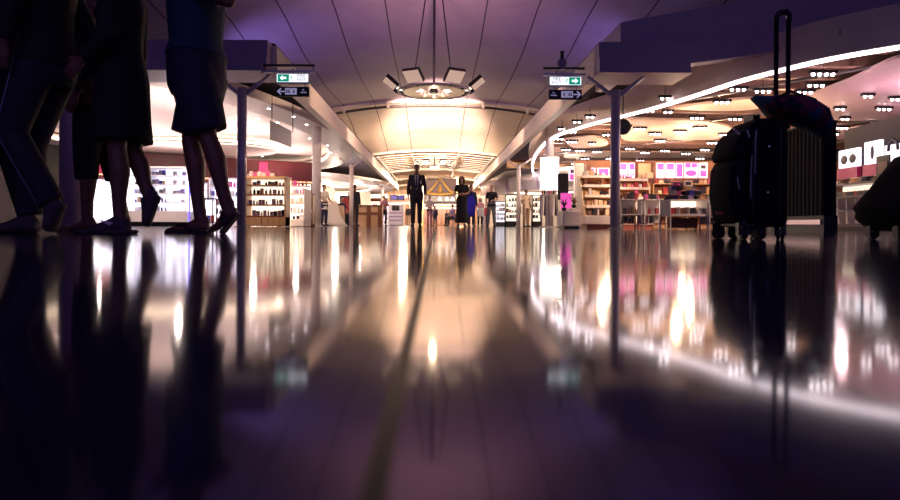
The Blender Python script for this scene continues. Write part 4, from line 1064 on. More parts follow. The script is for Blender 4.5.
# body profile in xz, extruded along depth with rounded edges; front pockets bulge to the left
def soft_block(prof_z, d, name, m, parent, yc=0, r=.04):
    rings = []; prof_z = [(a, b, c, min(e, .15 if name == 'shell' else .125)) for a, b, c, e in prof_z]
    for z, x0, x1, dd in prof_z:
        rings.append([(a, b+yc, z) for a, b in rrect((x1-x0)/2, dd, min(r, (x1-x0)*.4, dd*.45), (x0+x1)/2, 0)])
    return MB().loft(rings).build(name, m, parent, smooth=True)
bx0 = -w + .065
body = soft_block([(zb, bx0+.02, w-.01, .13), (zb+.02, bx0, w, .148), (zb+.20, bx0, w, .15), (zt-.08, bx0+.005, w, .15), (zt-.03, bx0+.02, w-.004, .148), (zt, bx0+.05, w-.02, .13)], .19, 'shell', m_case, t)
soft_block([(zb+.012, -w+.035, bx0+.01, .13), (zb+.03, -w+.012, bx0+.01, .16), (zb+.15, -w-.012, bx0+.01, .165), (zb+.27, -w-.004, bx0+.01, .165), (zb+.31, -w+.02, bx0+.01, .15)], .16, 'lower_pocket', m_case2, t)
soft_block([(zb+.315, -w+.012, bx0+.02, .15), (zb+.34, -w+.0, bx0+.02, .165), (zt-.13, -w+.012, bx0+.02, .16), (zt-.075, -w+.035, bx0+.02, .15), (zt-.045, -w+.07, bx0+.03, .13)], .16, 'upper_pocket', m_case2, t)
for zz, x in ((zb+.325, bx0), (zt-.06, bx0+.02)):
    MB().tube([(x, -.152, zz-.2), (x, -.153, zz-.05), (x+.004, -.153, zz)], .004, 6).build('zip', m_steel, t)
MB().tube([(bx0+.012, -.149, zb+.05), (bx0+.012, -.15, zt-.1)], .006, 6).build('piping', m_black, t)
MB().tube([(w-.05, -.149, zb+.03), (w-.05, -.15, zt-.05)], .005, 6).build('piping', m_black, t)
for x, z in ((sx(755)-X0, sz(148)), (sx(749)-X0, sz(168))):
    pass
for pts in (((733,131),(739,136)), ((746,132),(748,140)), ((736,178),(738,190))):
    q = [(sx(a)-X0, -.155, sz(b_)) for a, b_ in pts]
    MB().tube([q[0], q[1]], .005, 6).build('zip_pull', m_chrome, t, label='bright metal zip pull')
for px, py in ((769, 148), (768, 193)): MB().ell((sx(px)-X0, -.150, sz(py)), (.006, .004, .006), 10, 6).build('stud', m_chrome, t, label='small bright stud')
MB().rbox(sx(719)-X0, sx(725)-X0, -.130, -.123, sz(215), sz(212), .001).build('red_tag', GM['red'], t, label='small red tag')
for x in (-w+.05, -w+.13, w-.03):
    for y in (-.115, .115): swirl_caster(t, x , y, .029, random.uniform(-.6, .6))
MB().rbox(-w+.04, w-.01, -.13, .13, .058, .078, .006).build('wheel_base', m_black, t)
# telescopic handle
hx0, hx1 = sx(775, 2.96)-X0, sx(787, 2.96)-X0; ztop = sz(13, 2.96)
g = MB(); 
for x, tilt in ((hx0, 0), (hx1, 0)): MB().rbox(x-.009, x+.009, -.012+.06, .008+.06, zt-.02, ztop-.02, .004).build('handle_tube', m_case2, t)
MB().tube([(hx0-.002, .058, ztop-.045), (hx0+.0, .058, ztop-.018), (hx0+.018, .058, ztop), (hx1-.012, .058, ztop+.006), (hx1+.004, .058, ztop-.012), (hx1+.002, .058, ztop-.045)], [.012, .014, .016, .016, .014, .012], 10).build('handle_grip', m_black, t, smooth=True)
MB().rbox(bx0+.10, w-.12, -.03, .03, zt-.004, zt+.018, .008).build('carry_handle', m_black, t)

# neck pillow / jacket draped on top
m_tealred = bpy.data.materials.new('teal_red_print'); m_tealred.use_nodes = True
nt = m_tealred.node_tree; bs = nt.nodes['Principled BSDF']; vn = nt.nodes.new('ShaderNodeTexNoise'); vn.inputs['Scale'].default_value = 9
tcn = nt.nodes.new('ShaderNodeTexCoord'); nt.links.new(tcn.outputs['Object'], vn.inputs['Vector'])
cr = nt.nodes.new('ShaderNodeValToRGB'); cr.color_ramp.interpolation = 'CONSTANT'
cr.color_ramp.elements[0].color = (.02, .09, .17, 1); cr.color_ramp.elements[1].position = .52; cr.color_ramp.elements[1].color = (.16, .02, .06, 1)
e_ = cr.color_ramp.elements.new(.60); e_.color = (.012, .01, .03, 1)
nt.links.new(vn.outputs['Fac'], cr.inputs[0]); nt.links.new(cr.outputs[0], bs.inputs['Base Color']); bs.inputs['Roughness'].default_value = .85
t = thing('draped_bag', 'teal and dark red patterned soft bag lying over the suitcase top', 'bag', (X0, Ys, zt))
pp = [(755, 97), (765, 102), (775, 107), (787, 109), (799, 113), (813, 118), (822, 125), (831, 134)]
rr = [.012, .030, .052, .060, .058, .052, .040, .016]
cen = [(sx(a, 2.86)-X0, -.02-.04*math.sin(i*.5), sz(b_, 2.86)-zt) for i, (a, b_) in enumerate(pp)]
bo = MB(); rings = []
for i, p in enumerate(cen):
    a = cen[max(i-1, 0)]; c_ = cen[min(i+1, len(cen)-1)]; tx, tz = c_[0]-a[0], c_[2]-a[2]; L_ = math.hypot(tx, tz); nx, nz = -tz/L_, tx/L_
    rings.append([(p[0]+nx*rr[i]*math.sin(2*PI*k/18), p[1]+rr[i]*2.2*math.cos(2*PI*k/18), p[2]+nz*rr[i]*math.sin(2*PI*k/18)*(1+.12*math.sin(3*k))) for k in range(18)])
bo.loft(rings).build('body', m_tealred, t, smooth=True)
MB().tube([(cen[1][0], -.1, cen[1][2]), (cen[2][0], -.16, cen[2][2]+.05), (cen[4][0], -.16, cen[4][2]+.04), (cen[5][0], -.1, cen[5][2])], .006, 6).build('strap', m_black, t, smooth=True)

# second bag at the right edge
c = P(905, 232, 2.9)
t = thing('wheeled_bag', 'dark slanted wheeled bag cut off at the far right edge', 'bag', (c.x, 2.9, 0))
f = lambda px, py: (P(px, py, 2.9).x-c.x, P(px, py, 2.9).z)
out = [(900.5, 176), (893, 186), (884, 195), (876, 205), (874, 209), (877, 213), (876, 219), (879, 222), (884, 226), (890, 231), (960, 232), (968, 200), (962, 165), (945, 150), (920, 152)]
pts = [f(*p) for p in out]
b = MB(); cx_ = sum(p[0] for p in pts)/len(pts); cz_ = sum(p[1] for p in pts)/len(pts)
b.loft([[(cx_+(x-cx_)*k, y, cz_+(z-cz_)*k) for x, z in pts] for y, k in ((-.17, .86), (-.15, .96), (-.08, 1), (.1, 1), (.16, .95), (.18, .84))]).build('body', m_case, t, smooth=True)
MB().tube([f(905, 176)[:1] + (-.12,) + f(905, 176)[1:], f(896, 190)[:1] + (-.18,) + f(896, 190)[1:], f(887, 215)[:1] + (-.17,) + f(887, 215)[1:]], .008, 6).build('strap', m_black, t)
swirl_caster(t, f(888, 230)[0], -.08, .022); swirl_caster(t, f(888, 230)[0], .1, .022); swirl_caster(t, f(950, 230)[0], -.08, .022); swirl_caster(t, f(950, 230)[0], .1, .022)
MB().tube([f(930, 152)[:1] + (0,) + f(930, 152)[1:], (f(932, 100)[0], 0, f(932, 60)[1]), (f(946, 100)[0], 0, f(946, 60)[1]), f(944, 152)[:1] + (0,) + f(944, 152)[1:]], .009, 8).build('pull_handle', m_black, t)
# ------------------------------------------------------------------ people
def remeshed(mb, name, m, parent, vox, smooth=4, label=None):
    me = mb.mesh(name + '_src')
    o = bpy.data.objects.new(name + '_src', me); COL.objects.link(o)
    r = o.modifiers.new('r', 'REMESH'); r.mode = 'VOXEL'; r.voxel_size = vox; r.use_smooth_shade = True
    if smooth:
        s_ = o.modifiers.new('s', 'SMOOTH'); s_.factor = .5; s_.iterations = smooth
    bpy.context.view_layer.update()
    dg = bpy.context.evaluated_depsgraph_get()
    res = bpy.data.meshes.new_from_object(o.evaluated_get(dg)); res.name = name
    bpy.data.objects.remove(o); bpy.data.meshes.remove(me)
    for p in res.polygons: p.use_smooth = True
    res.materials.clear(); res.materials.append(m)
    o = bpy.data.objects.new(name, res); COL.objects.link(o)
    if parent: o.parent = parent
    if label: o['label'] = label
    return o
SK = {'tan': mat('skin_tan', (.42, .22, .15), .5), 'brown': mat('skin_brown', (.20, .085, .06), .5), 'pale': mat('skin_pale', (.60, .36, .28), .5)}
m_hair = mat('black_hair', (.012, .008, .008), .5, bump=.3, scale=90)
m_eye = mat('eye_dark', (.02, .015, .02), .2)
def esec(cx, cy, z, rx, ry, n=20): return [(cx+rx*math.cos(2*PI*k/n), cy+ry*math.sin(2*PI*k/n), z) for k in range(n)]
def seg(a, b, t): return Vector(a).lerp(Vector(b), t)
def hand(mb, wr, el, s, inward, curl=.5, hand_dir=None):
    wr = Vector(wr); d = (hand_dir and Vector(hand_dir) or (wr - Vector(el))).normalized()
    n = Vector(inward); n = (n - d*n.dot(d)).normalized(); sd = d.cross(n).normalized()
    rings = []
    for t, wd, th in ((-.01, .024, .020), (.02, .030, .018), (.05, .040, .016), (.085, .040, .014), (.092, .036, .010)):
        c = wr + d*t*s
        rings.append([c + sd*wd*s*math.cos(2*PI*k/12) + n*th*s*math.sin(2*PI*k/12) for k in range(12)])
    mb.loft(rings)
    for off, L in ((-.030, .062), (-.010, .074), (.010, .078), (.030, .068)):
        b0 = wr + d*.082*s + sd*off*s
        d1 = (d + n*curl*.5).normalized(); d2 = (d + n*curl*1.6).normalized(); d3 = (d*.6 + n*curl*2.4).normalized()
        p1 = b0 + d1*L*.45*s; p2 = p1 + d2*L*.32*s; p3 = p2 + d3*L*.25*s
        mb.tube([b0 - d*.02*s, p1, p2, p3], [.0095*s, .0092*s, .0085*s, .0072*s], 8, round_end=True)
    fw = -1 if (sd.y > 0) else 1       # thumb on the forward side
    q0 = wr + d*.02*s + sd*fw*.024*s; q1 = q0 + (d*.6 + sd*fw*.8 + n*.3).normalized()*.038*s; q2 = q1 + (d + n*.5 + sd*fw*.15).normalized()*.03*s; q3 = q2 + (d + n*.8).normalized()*.022*s
    mb.tube([q0, q1, q2, q3], [.013*s, .0115*s, .010*s, .008*s], 8, round_end=True)
BASE = dict(hipL=(-.09,0,.92), hipR=(.09,0,.92), kneeL=(-.10,-.015,.50), kneeR=(.10,-.015,.50), ankL=(-.105,.015,.09), ankR=(.105,.015,.09),
            toeL=(-.13,-.19,.02), toeR=(.13,-.19,.02), shL=(-.165,.0,1.405), shR=(.165,0,1.405), elL=(-.225,.02,1.14), elR=(.225,.02,1.14),
            wrL=(-.225,-.06,.90), wrR=(.225,-.06,.90), head=(0,-.015,1.64))
def pose(s, **kw):
    J = {k: Vector(v) for k, v in BASE.items()}
    J.update({k: Vector(v) for k, v in kw.items()})
    return {k: v*s for k, v in J.items()}
TM_ = [(.84,.125,.10,0),(.92,.170,.118,0),(1.0,.162,.112,0),(1.1,.142,.100,-.005),(1.2,.150,.105,-.008),(1.32,.170,.115,-.006),(1.40,.168,.100,0),(1.45,.105,.075,.005),(1.50,.060,.058,.006)]
TF_ = [(.84,.130,.105,0),(.92,.175,.120,0),(1.0,.158,.108,0),(1.1,.122,.092,-.003),(1.2,.130,.105,-.012),(1.30,.148,.118,-.018),(1.39,.145,.092,0),(1.445,.09,.065,.005),(1.50,.052,.05,.006)]
def torso(mb, s, tab, grow=0, z0=0, z1=9, dz=0, lean=0):
    rings = []
    for z, rx, ry, y in tab:
        if z < z0-1e-6 or z > z1+1e-6: continue
        rings.append(esec(0, (y + lean*(z-.95))*s, (z+dz)*s, (rx+grow)*s, (ry+grow)*s))
    mb.loft(rings)
def foot(mb, ank, toe, s, grow=0, heel_back=.055, toes=False):
    a = Vector(ank); t = Vector(toe); f = (t - a); L = f.length
    fd = f.normalized(); side = fd.cross(Vector((0,0,1))).normalized(); up = side.cross(fd).normalized()
    fl = Vector((fd.x, fd.y, 0)).normalized() if abs(fd.z) < .5 else fd
    flat = abs(toe[2]) < .06*s and a.z < .13*s
    heel = a - (fl if flat else fd)*heel_back*s
    if flat: heel.z = .03*s; tz = .022*s
    else: heel = a + (-up)*.045*s - fd*.02*s; tz = t.z
    tp = Vector((t.x, t.y, tz)); ax = (tp-heel); Lf = ax.length; ad = ax.normalized(); sd = ad.cross(Vector((0,0,1))).normalized(); uu = sd.cross(ad)
    rings = []
    for q, wd, hh, zc in ((0,.016,.018,.006),(.04,.030,.030,.008),(.14,.034,.040,.016),(.28,.034,.046,.022),(.42,.037,.040,.016),(.6,.043,.030,.006),(.78,.047,.022,0),(.92,.040,.016,-.004),(1.0,.022,.010,-.008)):
        if toes and q > .9: continue
        c = heel + ad*Lf*q + uu*zc*s
        rings.append([c + sd*(wd+grow)*s*math.cos(2*PI*k/14) + uu*(hh+grow)*s*math.sin(2*PI*k/14)*(1 if math.sin(2*PI*k/14) > 0 else .75) for k in range(14)])
    mb.loft(rings)
    if toes:
        for i, (o, L_, r_) in enumerate(((-.030,.07,.013),(-.010,.062,.0095),(.006,.055,.009),(.021,.046,.0085),(.034,.036,.008))):
            sg_ = 1
            b0 = heel + ad*Lf*.74 + sd*o*s; b1 = heel + ad*(Lf*.76 + L_*s*.55) + sd*o*s*1.05 + uu*.006*s; b2 = heel + ad*(Lf*.76+L_*s) + sd*o*s*1.08 - uu*.004*s
            mb.tube([b0, b1, b2], [r_*1.15*s, r_*s, r_*.9*s], 8, round_end=True)
    mb.tube([a + Vector((0, 0, .04*s)), a, heel.lerp(a, .55)], [.036*s, .036*s, .034*s], 12, round_end=True)
    return heel, tp
def person(label, loc, rz, h=1.72, sex='m', skin='tan', J=None, top=None, bottom=None, shoes='shoe', hair='short', vox=.012, group=None, bulk=0, extra=None, cat='person', dz=0, lean=0):
    s = h/1.75; J = pose(s, **(J or {})); tab = TM_ if sex == 'm' else TF_
    t = thing('person', label, cat, loc, rz, group)
    b = MB(); torso(b, s, tab, dz=dz, lean=lean)
    hd = J['head']; nk = Vector((0, (.008+lean*.52)*s, (1.46+dz)*s))
    b.tube([nk, hd + Vector((0, .02*s, -.06*s))], [.056*s, .050*s], 14)
    b.ell(hd + Vector((0, .008*s, .015*s)), (.073*s, .092*s, .095*s), 20, 14)
    b.ell(hd + Vector((0, -.028*s, -.045*s)), (.052*s, .058*s, .058*s), 16, 10)
    b.tube([hd + Vector((0, -.085*s, .012*s)), hd + Vector((0, -.104*s, -.018*s)), hd + Vector((0, -.098*s, -.028*s))], [.009*s, .014*s, .013*s], 8, round_end=True)
    b.ell(hd + Vector((0, -.083*s, -.054*s)), (.024*s, .010*s, .009*s), 10, 6)
    for q in (-1, 1): b.ell(hd + Vector((q*.075*s, .012*s, -.01*s)), (.010*s, .020*s, .032*s), 10, 8)
    for q in 'LR':
        sg_ = -1 if q == 'L' else 1
        b.tube([Vector((sg_*.08*s, 0, (1.37+dz)*s)), J['sh'+q]], [.06*s, .052*s], 12, round_end=True)
        b.tube([J['sh'+q], seg(J['sh'+q], J['el'+q], .4), J['el'+q]], [.050*s, .045*s, .036*s], 14, round_end=True)
        b.tube([J['el'+q], seg(J['el'+q], J['wr'+q], .3), J['wr'+q]], [.036*s, .039*s, .026*s], 14, round_end=True)
        hand(b, J['wr'+q], J['el'+q], s, J.get('inw'+q, Vector((-sg_, -.2, 0))), .5)
        hp, kn, an = J['hip'+q], J['knee'+q], J['ank'+q]
        b.tube([hp, seg(hp, kn, .35), seg(hp, kn, .8), kn], [.088*s, .080*s, .060*s, .053*s], 16, round_end=True)
        calf = seg(kn, an, .32) + Vector((0, .012*s, 0))
        b.tube([kn, calf, seg(kn, an, .7), an], [.052*s, .056*s, .040*s, .036*s], 16, round_end=True)
        foot(b, an, J['toe'+q], s, toes=(shoes == 'sandal'))
    body = remeshed(b, 'body', SK[skin], t, vox)
    for q in (-1, 1): MB().ell(hd + Vector((q*.030*s, -.080*s, .012*s)), (.011*s, .008*s, .008*s), 10, 6).build('eye', m_eye, t, smooth=True)
    # hair
    hb = MB()
    if hair != 'none':
        hb.ell(hd + Vector((0, .020*s, .030*s)), (.083*s, .093*s, .092*s), 18, 12)
        if hair == 'long':
            hb.loft([esec(hd.x, hd.y+.045*s, hd.z+.02*s, .084*s, .055*s), esec(hd.x, hd.y+.05*s, hd.z-.1*s, .085*s, .045*s), esec(hd.x, hd.y+.07*s, hd.z-.22*s, .09*s, .035*s), esec(hd.x, hd.y+.08*s, hd.z-.27*s, .06*s, .02*s)])
            for q in (-1, 1): hb.tube([hd + Vector((q*.06*s, -.03*s, .08*s)), hd + Vector((q*.082*s, -.02*s, 0)), hd + Vector((q*.085*s, -.0, -.14*s))], [.02*s, .022*s, .018*s], 8, round_end=True)
        if hair == 'bun': hb.ell(hd + Vector((0, .10*s, .06*s)), (.045*s, .04*s, .045*s), 12, 8)
        remeshed(hb, 'hair', m_hair, t, max(vox, .010), 2)
    # clothes
    if top:
        m, length, sleeve, name = top
        c = MB(); hem = length
        zs = [r for r in tab]
        rings = []
        g = .014 + bulk
        lo = [r for r in zs if r[0] > hem+.02 and r[0] < 1.46]
        ref = min(tab, key=lambda r: abs(r[0]-max(hem, .9)))
        rings.append(esec(0, lean*(hem-.95)*s, (hem+dz)*s, (max(ref[1], .165)+g+.012)*s, (max(ref[2], .115)+g+.012)*s))
        for z, rx, ry, y in lo: rings.append(esec(0, (y+lean*(z-.95))*s, (z+dz)*s, (rx+g)*s, (ry+g)*s))
        rings.append(esec(0, (.004+lean*.52)*s, (1.475+dz)*s, .075*s, .070*s))
        c.loft(rings)
        for q in 'LR':
            sg_ = -1 if q == 'L' else 1
            end = J['wr'+q] if sleeve == 'long' else (seg(J['sh'+q], J['el'+q], .75) if sleeve == 'short' else seg(J['sh'+q], J['el'+q], .12))
            c.tube([Vector((sg_*.07*s, 0, (1.38+dz)*s)), J['sh'+q]], [.075*s, .064*s], 12, round_end=True)
            if sleeve == 'long': c.tube([J['sh'+q], J['el'+q]], [.063*s, .052*s], 14, round_end=True); c.tube([J['el'+q], seg(J['el'+q], end, .95)], [.052*s, .042*s], 14)
            else: c.tube([J['sh'+q], end], [.063*s, .060*s], 14)
        remeshed(c, name, m, t, max(vox, .010), 3)
    if bottom:
        kind, m, name = bottom
        c = MB()
        if kind in ('trousers', 'shorts'):
            torso(c, s, [(.80,.125,.10,0),(.86,.165,.118,0),(.95,.172,.120,0),(1.04,.158 if not bulk else .168,.110 if not bulk else .122,0)], .010 + bulk, dz=dz, lean=lean)
            for q in 'LR':
                hp, kn, an = J['hip'+q], J['knee'+q], J['ank'+q]
                if kind == 'shorts': c.tube([hp, seg(hp, kn, .5), seg(hp, kn, .93)], [(.104+bulk)*s, (.108+bulk*.7)*s, (.104+bulk*.5)*s], 18)
                else:
                    c.tube([hp, seg(hp, kn, .5), kn], [.102*s, .088*s, .074*s], 16, round_end=True)
                    c.tube([kn, seg(kn, an, .5), seg(kn, an, .96)], [.072*s, .070*s, .066*s], 16)
        else:
            zt_, zb_, fl = {'skirt': (1.05, .55, .22), 'long_skirt': (1.05, .14, .24), 'dress_skirt': (1.08, .42, .20)}[kind]
            c.loft([esec(0, 0, zb_*s, fl*s, fl*.72*s), esec(0, 0, (zb_*.5+.45)*s, (.195)*s, .145*s), esec(0, 0, .92*s, .190*s, .136*s), esec(0, 0, zt_*s, .150*s, .108*s)])
        remeshed(c, name, m, t, max(vox, .010), 3)
    if shoes in ('shoe', 'trainer'):
        for q in 'LR':
            c = MB(); foot(c, J['ank'+q], J['toe'+q] + (J['toe'+q]-J['ank'+q]).normalized()*.012, s, grow=.015)
            o = remeshed(c, 'shoe', m_shoe if shoes == 'shoe' else m_trainer, t, max(vox*.7, .007), 2)
    if extra: extra(t, s, J)
    return t
m_shoe = mat('black_shoe', (.015, .012, .014), .35)
m_trainer = mat('grey_trainer', (.07, .055, .07), .7)
def cl(name, c, r=.8): return mat(name, c, r, bump=.15, scale=70)
m_suit = cl('dark_suit', (.022, .014, .026)); m_shirtw = cl('white_shirt', (.85, .82, .86)); m_bdress = cl('black_dress', (.012, .008, .012))
m_beige = cl('beige_cloth', (.66, .50, .34)); m_navy = cl('navy_cloth', (.02, .02, .06)); m_pinkc = cl('pink_cloth', (.65, .30, .38)); m_cream = cl('cream_cloth', (.82, .74, .66))
m_khaki = cl('khaki_cloth', (.40, .24, .15)); m_jean = cl('grey_jeans', (.16, .17, .20)); m_bluebag = cl('blue_fabric', (.035, .02, .62)); m_purple = cl('purple_cloth', (.35, .28, .55))
m_charc = cl('charcoal_cloth', (.035, .03, .045)); m_tunic = cl('beige_tunic_cloth', (.60, .54, .44))
def ground(px, Y): return (P(px, 226, Y).x, Y, 0)

def suit_extra(t, s, J):
    MB().loft([[(-.055*s, -.132*s, 1.44*s), (.055*s, -.132*s, 1.44*s), (.05*s, -.10*s, 1.45*s), (-.05*s, -.10*s, 1.45*s)], [(-.045*s, -.142*s, 1.28*s), (.045*s, -.142*s, 1.28*s), (.04*s, -.12*s, 1.28*s), (-.04*s, -.12*s, 1.28*s)], [(-.014*s, -.128*s, 1.04*s), (.014*s, -.128*s, 1.04*s), (.014*s, -.1*s, 1.04*s), (-.014*s, -.1*s, 1.04*s)]]).build('shirt_front', m_shirtw, t)
    MB().loft([[(-.014*s, -.150*s, 1.43*s), (.014*s, -.150*s, 1.43*s), (.012*s, -.14*s, 1.43*s), (-.012*s, -.14*s, 1.43*s)], [(-.026*s, -.155*s, 1.12*s), (.026*s, -.155*s, 1.12*s), (.02*s, -.14*s, 1.12*s), (-.02*s, -.14*s, 1.12*s)], [(-.003*s, -.145*s, 1.06*s), (.003*s, -.145*s, 1.06*s), (.003*s, -.14*s, 1.06*s), (-.003*s, -.14*s, 1.06*s)]]).build('tie', m_navy, t)
    MB().box(.10*s, .135*s, -.135*s, -.125*s, 1.20*s, 1.28*s).build('pass_card', m_shirtw, t, label='white pass card')
person('man in an open dark suit with white shirt and dark tie walking towards the viewer', ground(416.5, 17), 0, 1.77, 'm', 'brown',
       dict(kneeL=(-.10,-.06,.50), ankL=(-.10,-.10,.09), toeL=(-.12,-.30,.03), kneeR=(.09,-.0,.50), ankR=(.09,.12,.10), toeR=(.11,-.07,.02), wrL=(-.235,-.06,.89), wrR=(.24,-.10,.90), elL=(-.228,.03,1.14), elR=(.232,.02,1.14)),
       (m_suit, .80, 'long', 'jacket'), ('trousers', m_suit, 'trousers'), extra=suit_extra, vox=.009)
m_red = cl('dark_red_cloth', (.30, .03, .05))
person('woman in a long black dress holding her hands together at the waist', ground(461.5, 19.5), 0, 1.65, 'f', 'tan',
       dict(elL=(-.24,-.02,1.16), elR=(.24,-.02,1.16), wrL=(-.07,-.19,1.12), wrR=(.07,-.19,1.12), inwL=(1,-.1,.2), inwR=(-1,-.1,.2)),
       (m_bdress, .95, 'short', 'bodice'), ('long_skirt', m_bdress, 'dress_skirt'), hair='long', vox=.009,
       extra=lambda t, s, J: MB().tube([(-.12*s,-.135*s,1.08*s),(0,-.15*s,1.07*s),(.12*s,-.135*s,1.08*s)], .018*s, 8).build('belt', m_red, t, label='dark red belt'))
person('person in dark clothes half hidden behind the black dressed woman', ground(471, 23), .2, 1.6, 'm', 'tan', None, (m_navy, .85, 'long', 'jacket'), ('trousers', m_charc, 'trousers'), vox=.013)
c = P(471.5, 206, 22.6)
t = thing('blue_bag', 'vivid blue fabric bag held beside the woman in the black dress', 'bag', (c.x, 22.6, c.z))
MB().loft([[(x*k, y, z*k) for x, z in ((-.12,.36),(.05,.40),(.14,.22),(.16,-.05),(.10,-.34),(-.02,-.42),(-.15,-.25),(-.17,.1))] for y, k in ((-.07,.85),(-.03,1),(.03,1),(.07,.85))]).build('body', m_bluebag, t, smooth=True)
MB().tube([(-.06,0,.36),(-.03,0,.56),(.05,0,.56),(.05,0,.38)], .012, 6).build('handle', m_bluebag, t)
person('person in a cream jacket and pink trousers behind the suited man', ground(429.5, 30), .3, 1.5, 'f', 'pale', dict(elL=(-.26,-.05,1.18), wrL=(-.15,-.22,1.1), elR=(.27,.0,1.17), wrR=(.22,-.18,1.02)),
       (m_cream, .98, 'long', 'jacket'), ('trousers', m_pinkc, 'trousers'), hair='short', vox=.013, extra=lambda t, s, J: MB().lathe([(.185*s, 0), (.185*s, .07*s)], 16, (0, 0, .90*s)).build('belt_bag', m_black, t))
person('woman in a black waistcoat and grey jeans walking near the middle post', ground(491.5, 23), -.15, 1.60, 'f', 'pale', dict(kneeL=(-.12,-.03,.5), ankL=(-.15,.0,.09), toeL=(-.18,-.2,.02), ankR=(.13,.02,.09), elR=(.25,-.03,1.15), wrR=(.10,-.20,1.10), inwR=(-1,-.1,.2)),
       (m_bdress, .86, 'short', 'waistcoat'), ('trousers', m_jean, 'jeans'), hair='short', vox=.011)
person('man in a beige shirt and brown trousers beside the far right post', ground(526, 26), .5, 1.62, 'm', 'brown', dict(elL=(-.28,-.02,1.18), wrL=(-.30,-.18,1.05), kneeL=(-.12,-.03,.5)),
       (m_beige, .88, 'short', 'shirt'), ('trousers', m_khaki, 'trousers'), vox=.012)
person('small person in black standing left of the far right post', ground(517, 27.2), .2, 1.25, 'm', 'brown', None, (m_charc, .85, 'long', 'jacket'), ('trousers', m_jean, 'trousers'), vox=.013)
person('person holding a white bag beyond the woman in the waistcoat', ground(480, 30), 0, 1.42, 'f', 'pale', None, (m_pinkc, .88, 'short', 'blouse'), ('trousers', m_navy, 'trousers'), hair='long', vox=.014)
c = P(481, 212, 29.7)
t = thing('white_bag', 'white carrier bag carried in front of the person in pink', 'bag', (c.x, 29.72, c.z-.2))
MB().rbox(-.16, .16, -.06, .06, -.02, .40, .02).build('body', m_white, t); MB().tube([(-.08,0,.38),(-.05,0,.52),(.05,0,.52),(.08,0,.38)], .01, 6).build('handle', m_white, t)
person('man in a dark suit seen from behind beside the left pale post', ground(354.5, 25), PI-.3, 1.72, 'm', 'brown', None, (m_suit, .82, 'long', 'jacket'), ('trousers', m_suit, 'trousers'), vox=.012)
person('woman in a beige tunic and navy trousers bending her arms to the right', ground(324, 22.6), .9, 1.56, 'f', 'tan', dict(elL=(-.22,-.03,1.17), wrL=(-.16,-.26,1.05), elR=(.22,-.05,1.15), wrR=(.17,-.27,1.0)),
       (m_tunic, .70, 'short', 'tunic'), ('trousers', m_navy, 'trousers'), hair='bun', vox=.011)
person('man in a pink shirt and dark trousers with folded arms far left', ground(384, 33), .4, 1.65, 'm', 'tan', dict(elL=(-.24,-.04,1.16), elR=(.24,-.04,1.16), wrL=(-.02,-.2,1.2), wrR=(.05,-.18,1.17), inwL=(1,-.1,.3), inwR=(-1,-.1,.3)),
       (m_pinkc, .93, 'long', 'shirt'), ('trousers', m_charc, 'trousers'), vox=.014)
for px, Y, h, lab, tp in ((400.5, 52, 1.62, 'distant person in black left of a pair by the suited man', m_charc), (408.2, 50, 1.70, 'distant person in black and tan right of a pair by the suited man', m_bdress), (447, 44, 1.15, 'small distant person in black below the gold portal', m_charc), (435, 40, 1.3, 'distant person in a dark jacket left below the gold portal', m_navy), (485, 40, 1.5, 'distant person in dark red behind the white bag', m_red), (503, 44, 1.6, 'distant person in black beyond the waistcoat', m_charc)):
    person(lab, ground(px, Y), random.uniform(-.5, .5), h, 'm', 'tan', None, (tp, .86, 'long', 'jacket'), ('trousers', m_khaki if Y == 50 else m_charc, 'trousers'), vox=.018)
SIT = dict(hipL=(-.09,0,.50), hipR=(.09,0,.50), kneeL=(-.12,-.42,.50), kneeR=(.12,-.42,.50), ankL=(-.12,-.44,.09), ankR=(.12,-.44,.09), toeL=(-.13,-.64,.02), toeR=(.13,-.64,.02),
           shL=(-.165,0,.985), shR=(.165,0,.985), elL=(-.22,-.05,.74), elR=(.22,-.05,.74), wrL=(-.14,-.28,.62), wrR=(.14,-.28,.62), head=(0,-.03,1.22))
def bench(px, Y, rz, lab):
    t = thing('bench_seat', lab.replace('seated person in a', 'person in').replace(' top', ''), 'seat', ground(px, Y), rz)
    MB().rbox(-.28, .28, -.22, .24, .34, .41, .02).build('seat', m_darkwood, t); MB().rbox(-.28, .28, .24, .28, .41, .72, .015).build('backrest', m_darkwood, t)
    for x in (-.25, .25):
        for y in (-.18, .22): MB().tube([(x, y, 0), (x, y, .35)], .02, 6).build('leg', m_steel, t)
for px, Y, rz, lab, tp in ((452.5, 36, -.9, 'seated person in a purple top right of the gold portal counter', m_purple), (341.5, 27, .7, 'seated person in dark blue between the tunic and the dark suit', m_navy)):
    person(lab, ground(px, Y), rz, 1.7, 'm', 'tan', SIT, (tp, .93, 'short', 'shirt'), ('trousers', m_charc, 'trousers'), vox=.014, dz=-.42)
    bench(px, Y, rz, 'dark wooden seat under the ' + lab.replace('seated ', '').replace(' between the tunic and the dark suit', ' near the tunic'))
# cream gown / fabric drop beside the tunic
c = ground(332.5, 23.4)
t = thing('draped_table', 'cream cloth draped table trailing to the floor beside the beige tunic', 'table', c)
MB().loft([[( .42*math.cos(2*PI*k/24)*(1.15 if k < 5 or k > 20 else .8)*f+o, .3*math.sin(2*PI*k/24)*f, z) for k in range(24)] for z, f, o in ((0, 1, .12), (.15, .86, .06), (.45, .62, 0), (.85, .5, -.03), (.98, .42, -.04))]).build('cloth', m_cream, t, smooth=True)
c = ground(338.5, 25.5)
t = thing('tan_screen_panel', 'curved tan upright panel behind the cream draped table', 'panel', c)
MB().loft([[(.22+.02*math.cos(a), y, z) for y in (-.2, .2)][::1] + [(-.18, .2, z), (-.18, -.2, z)] for z, a in ((0, 0), (.5, 1), (.86, 2))]).build('panel', m_wood, t)

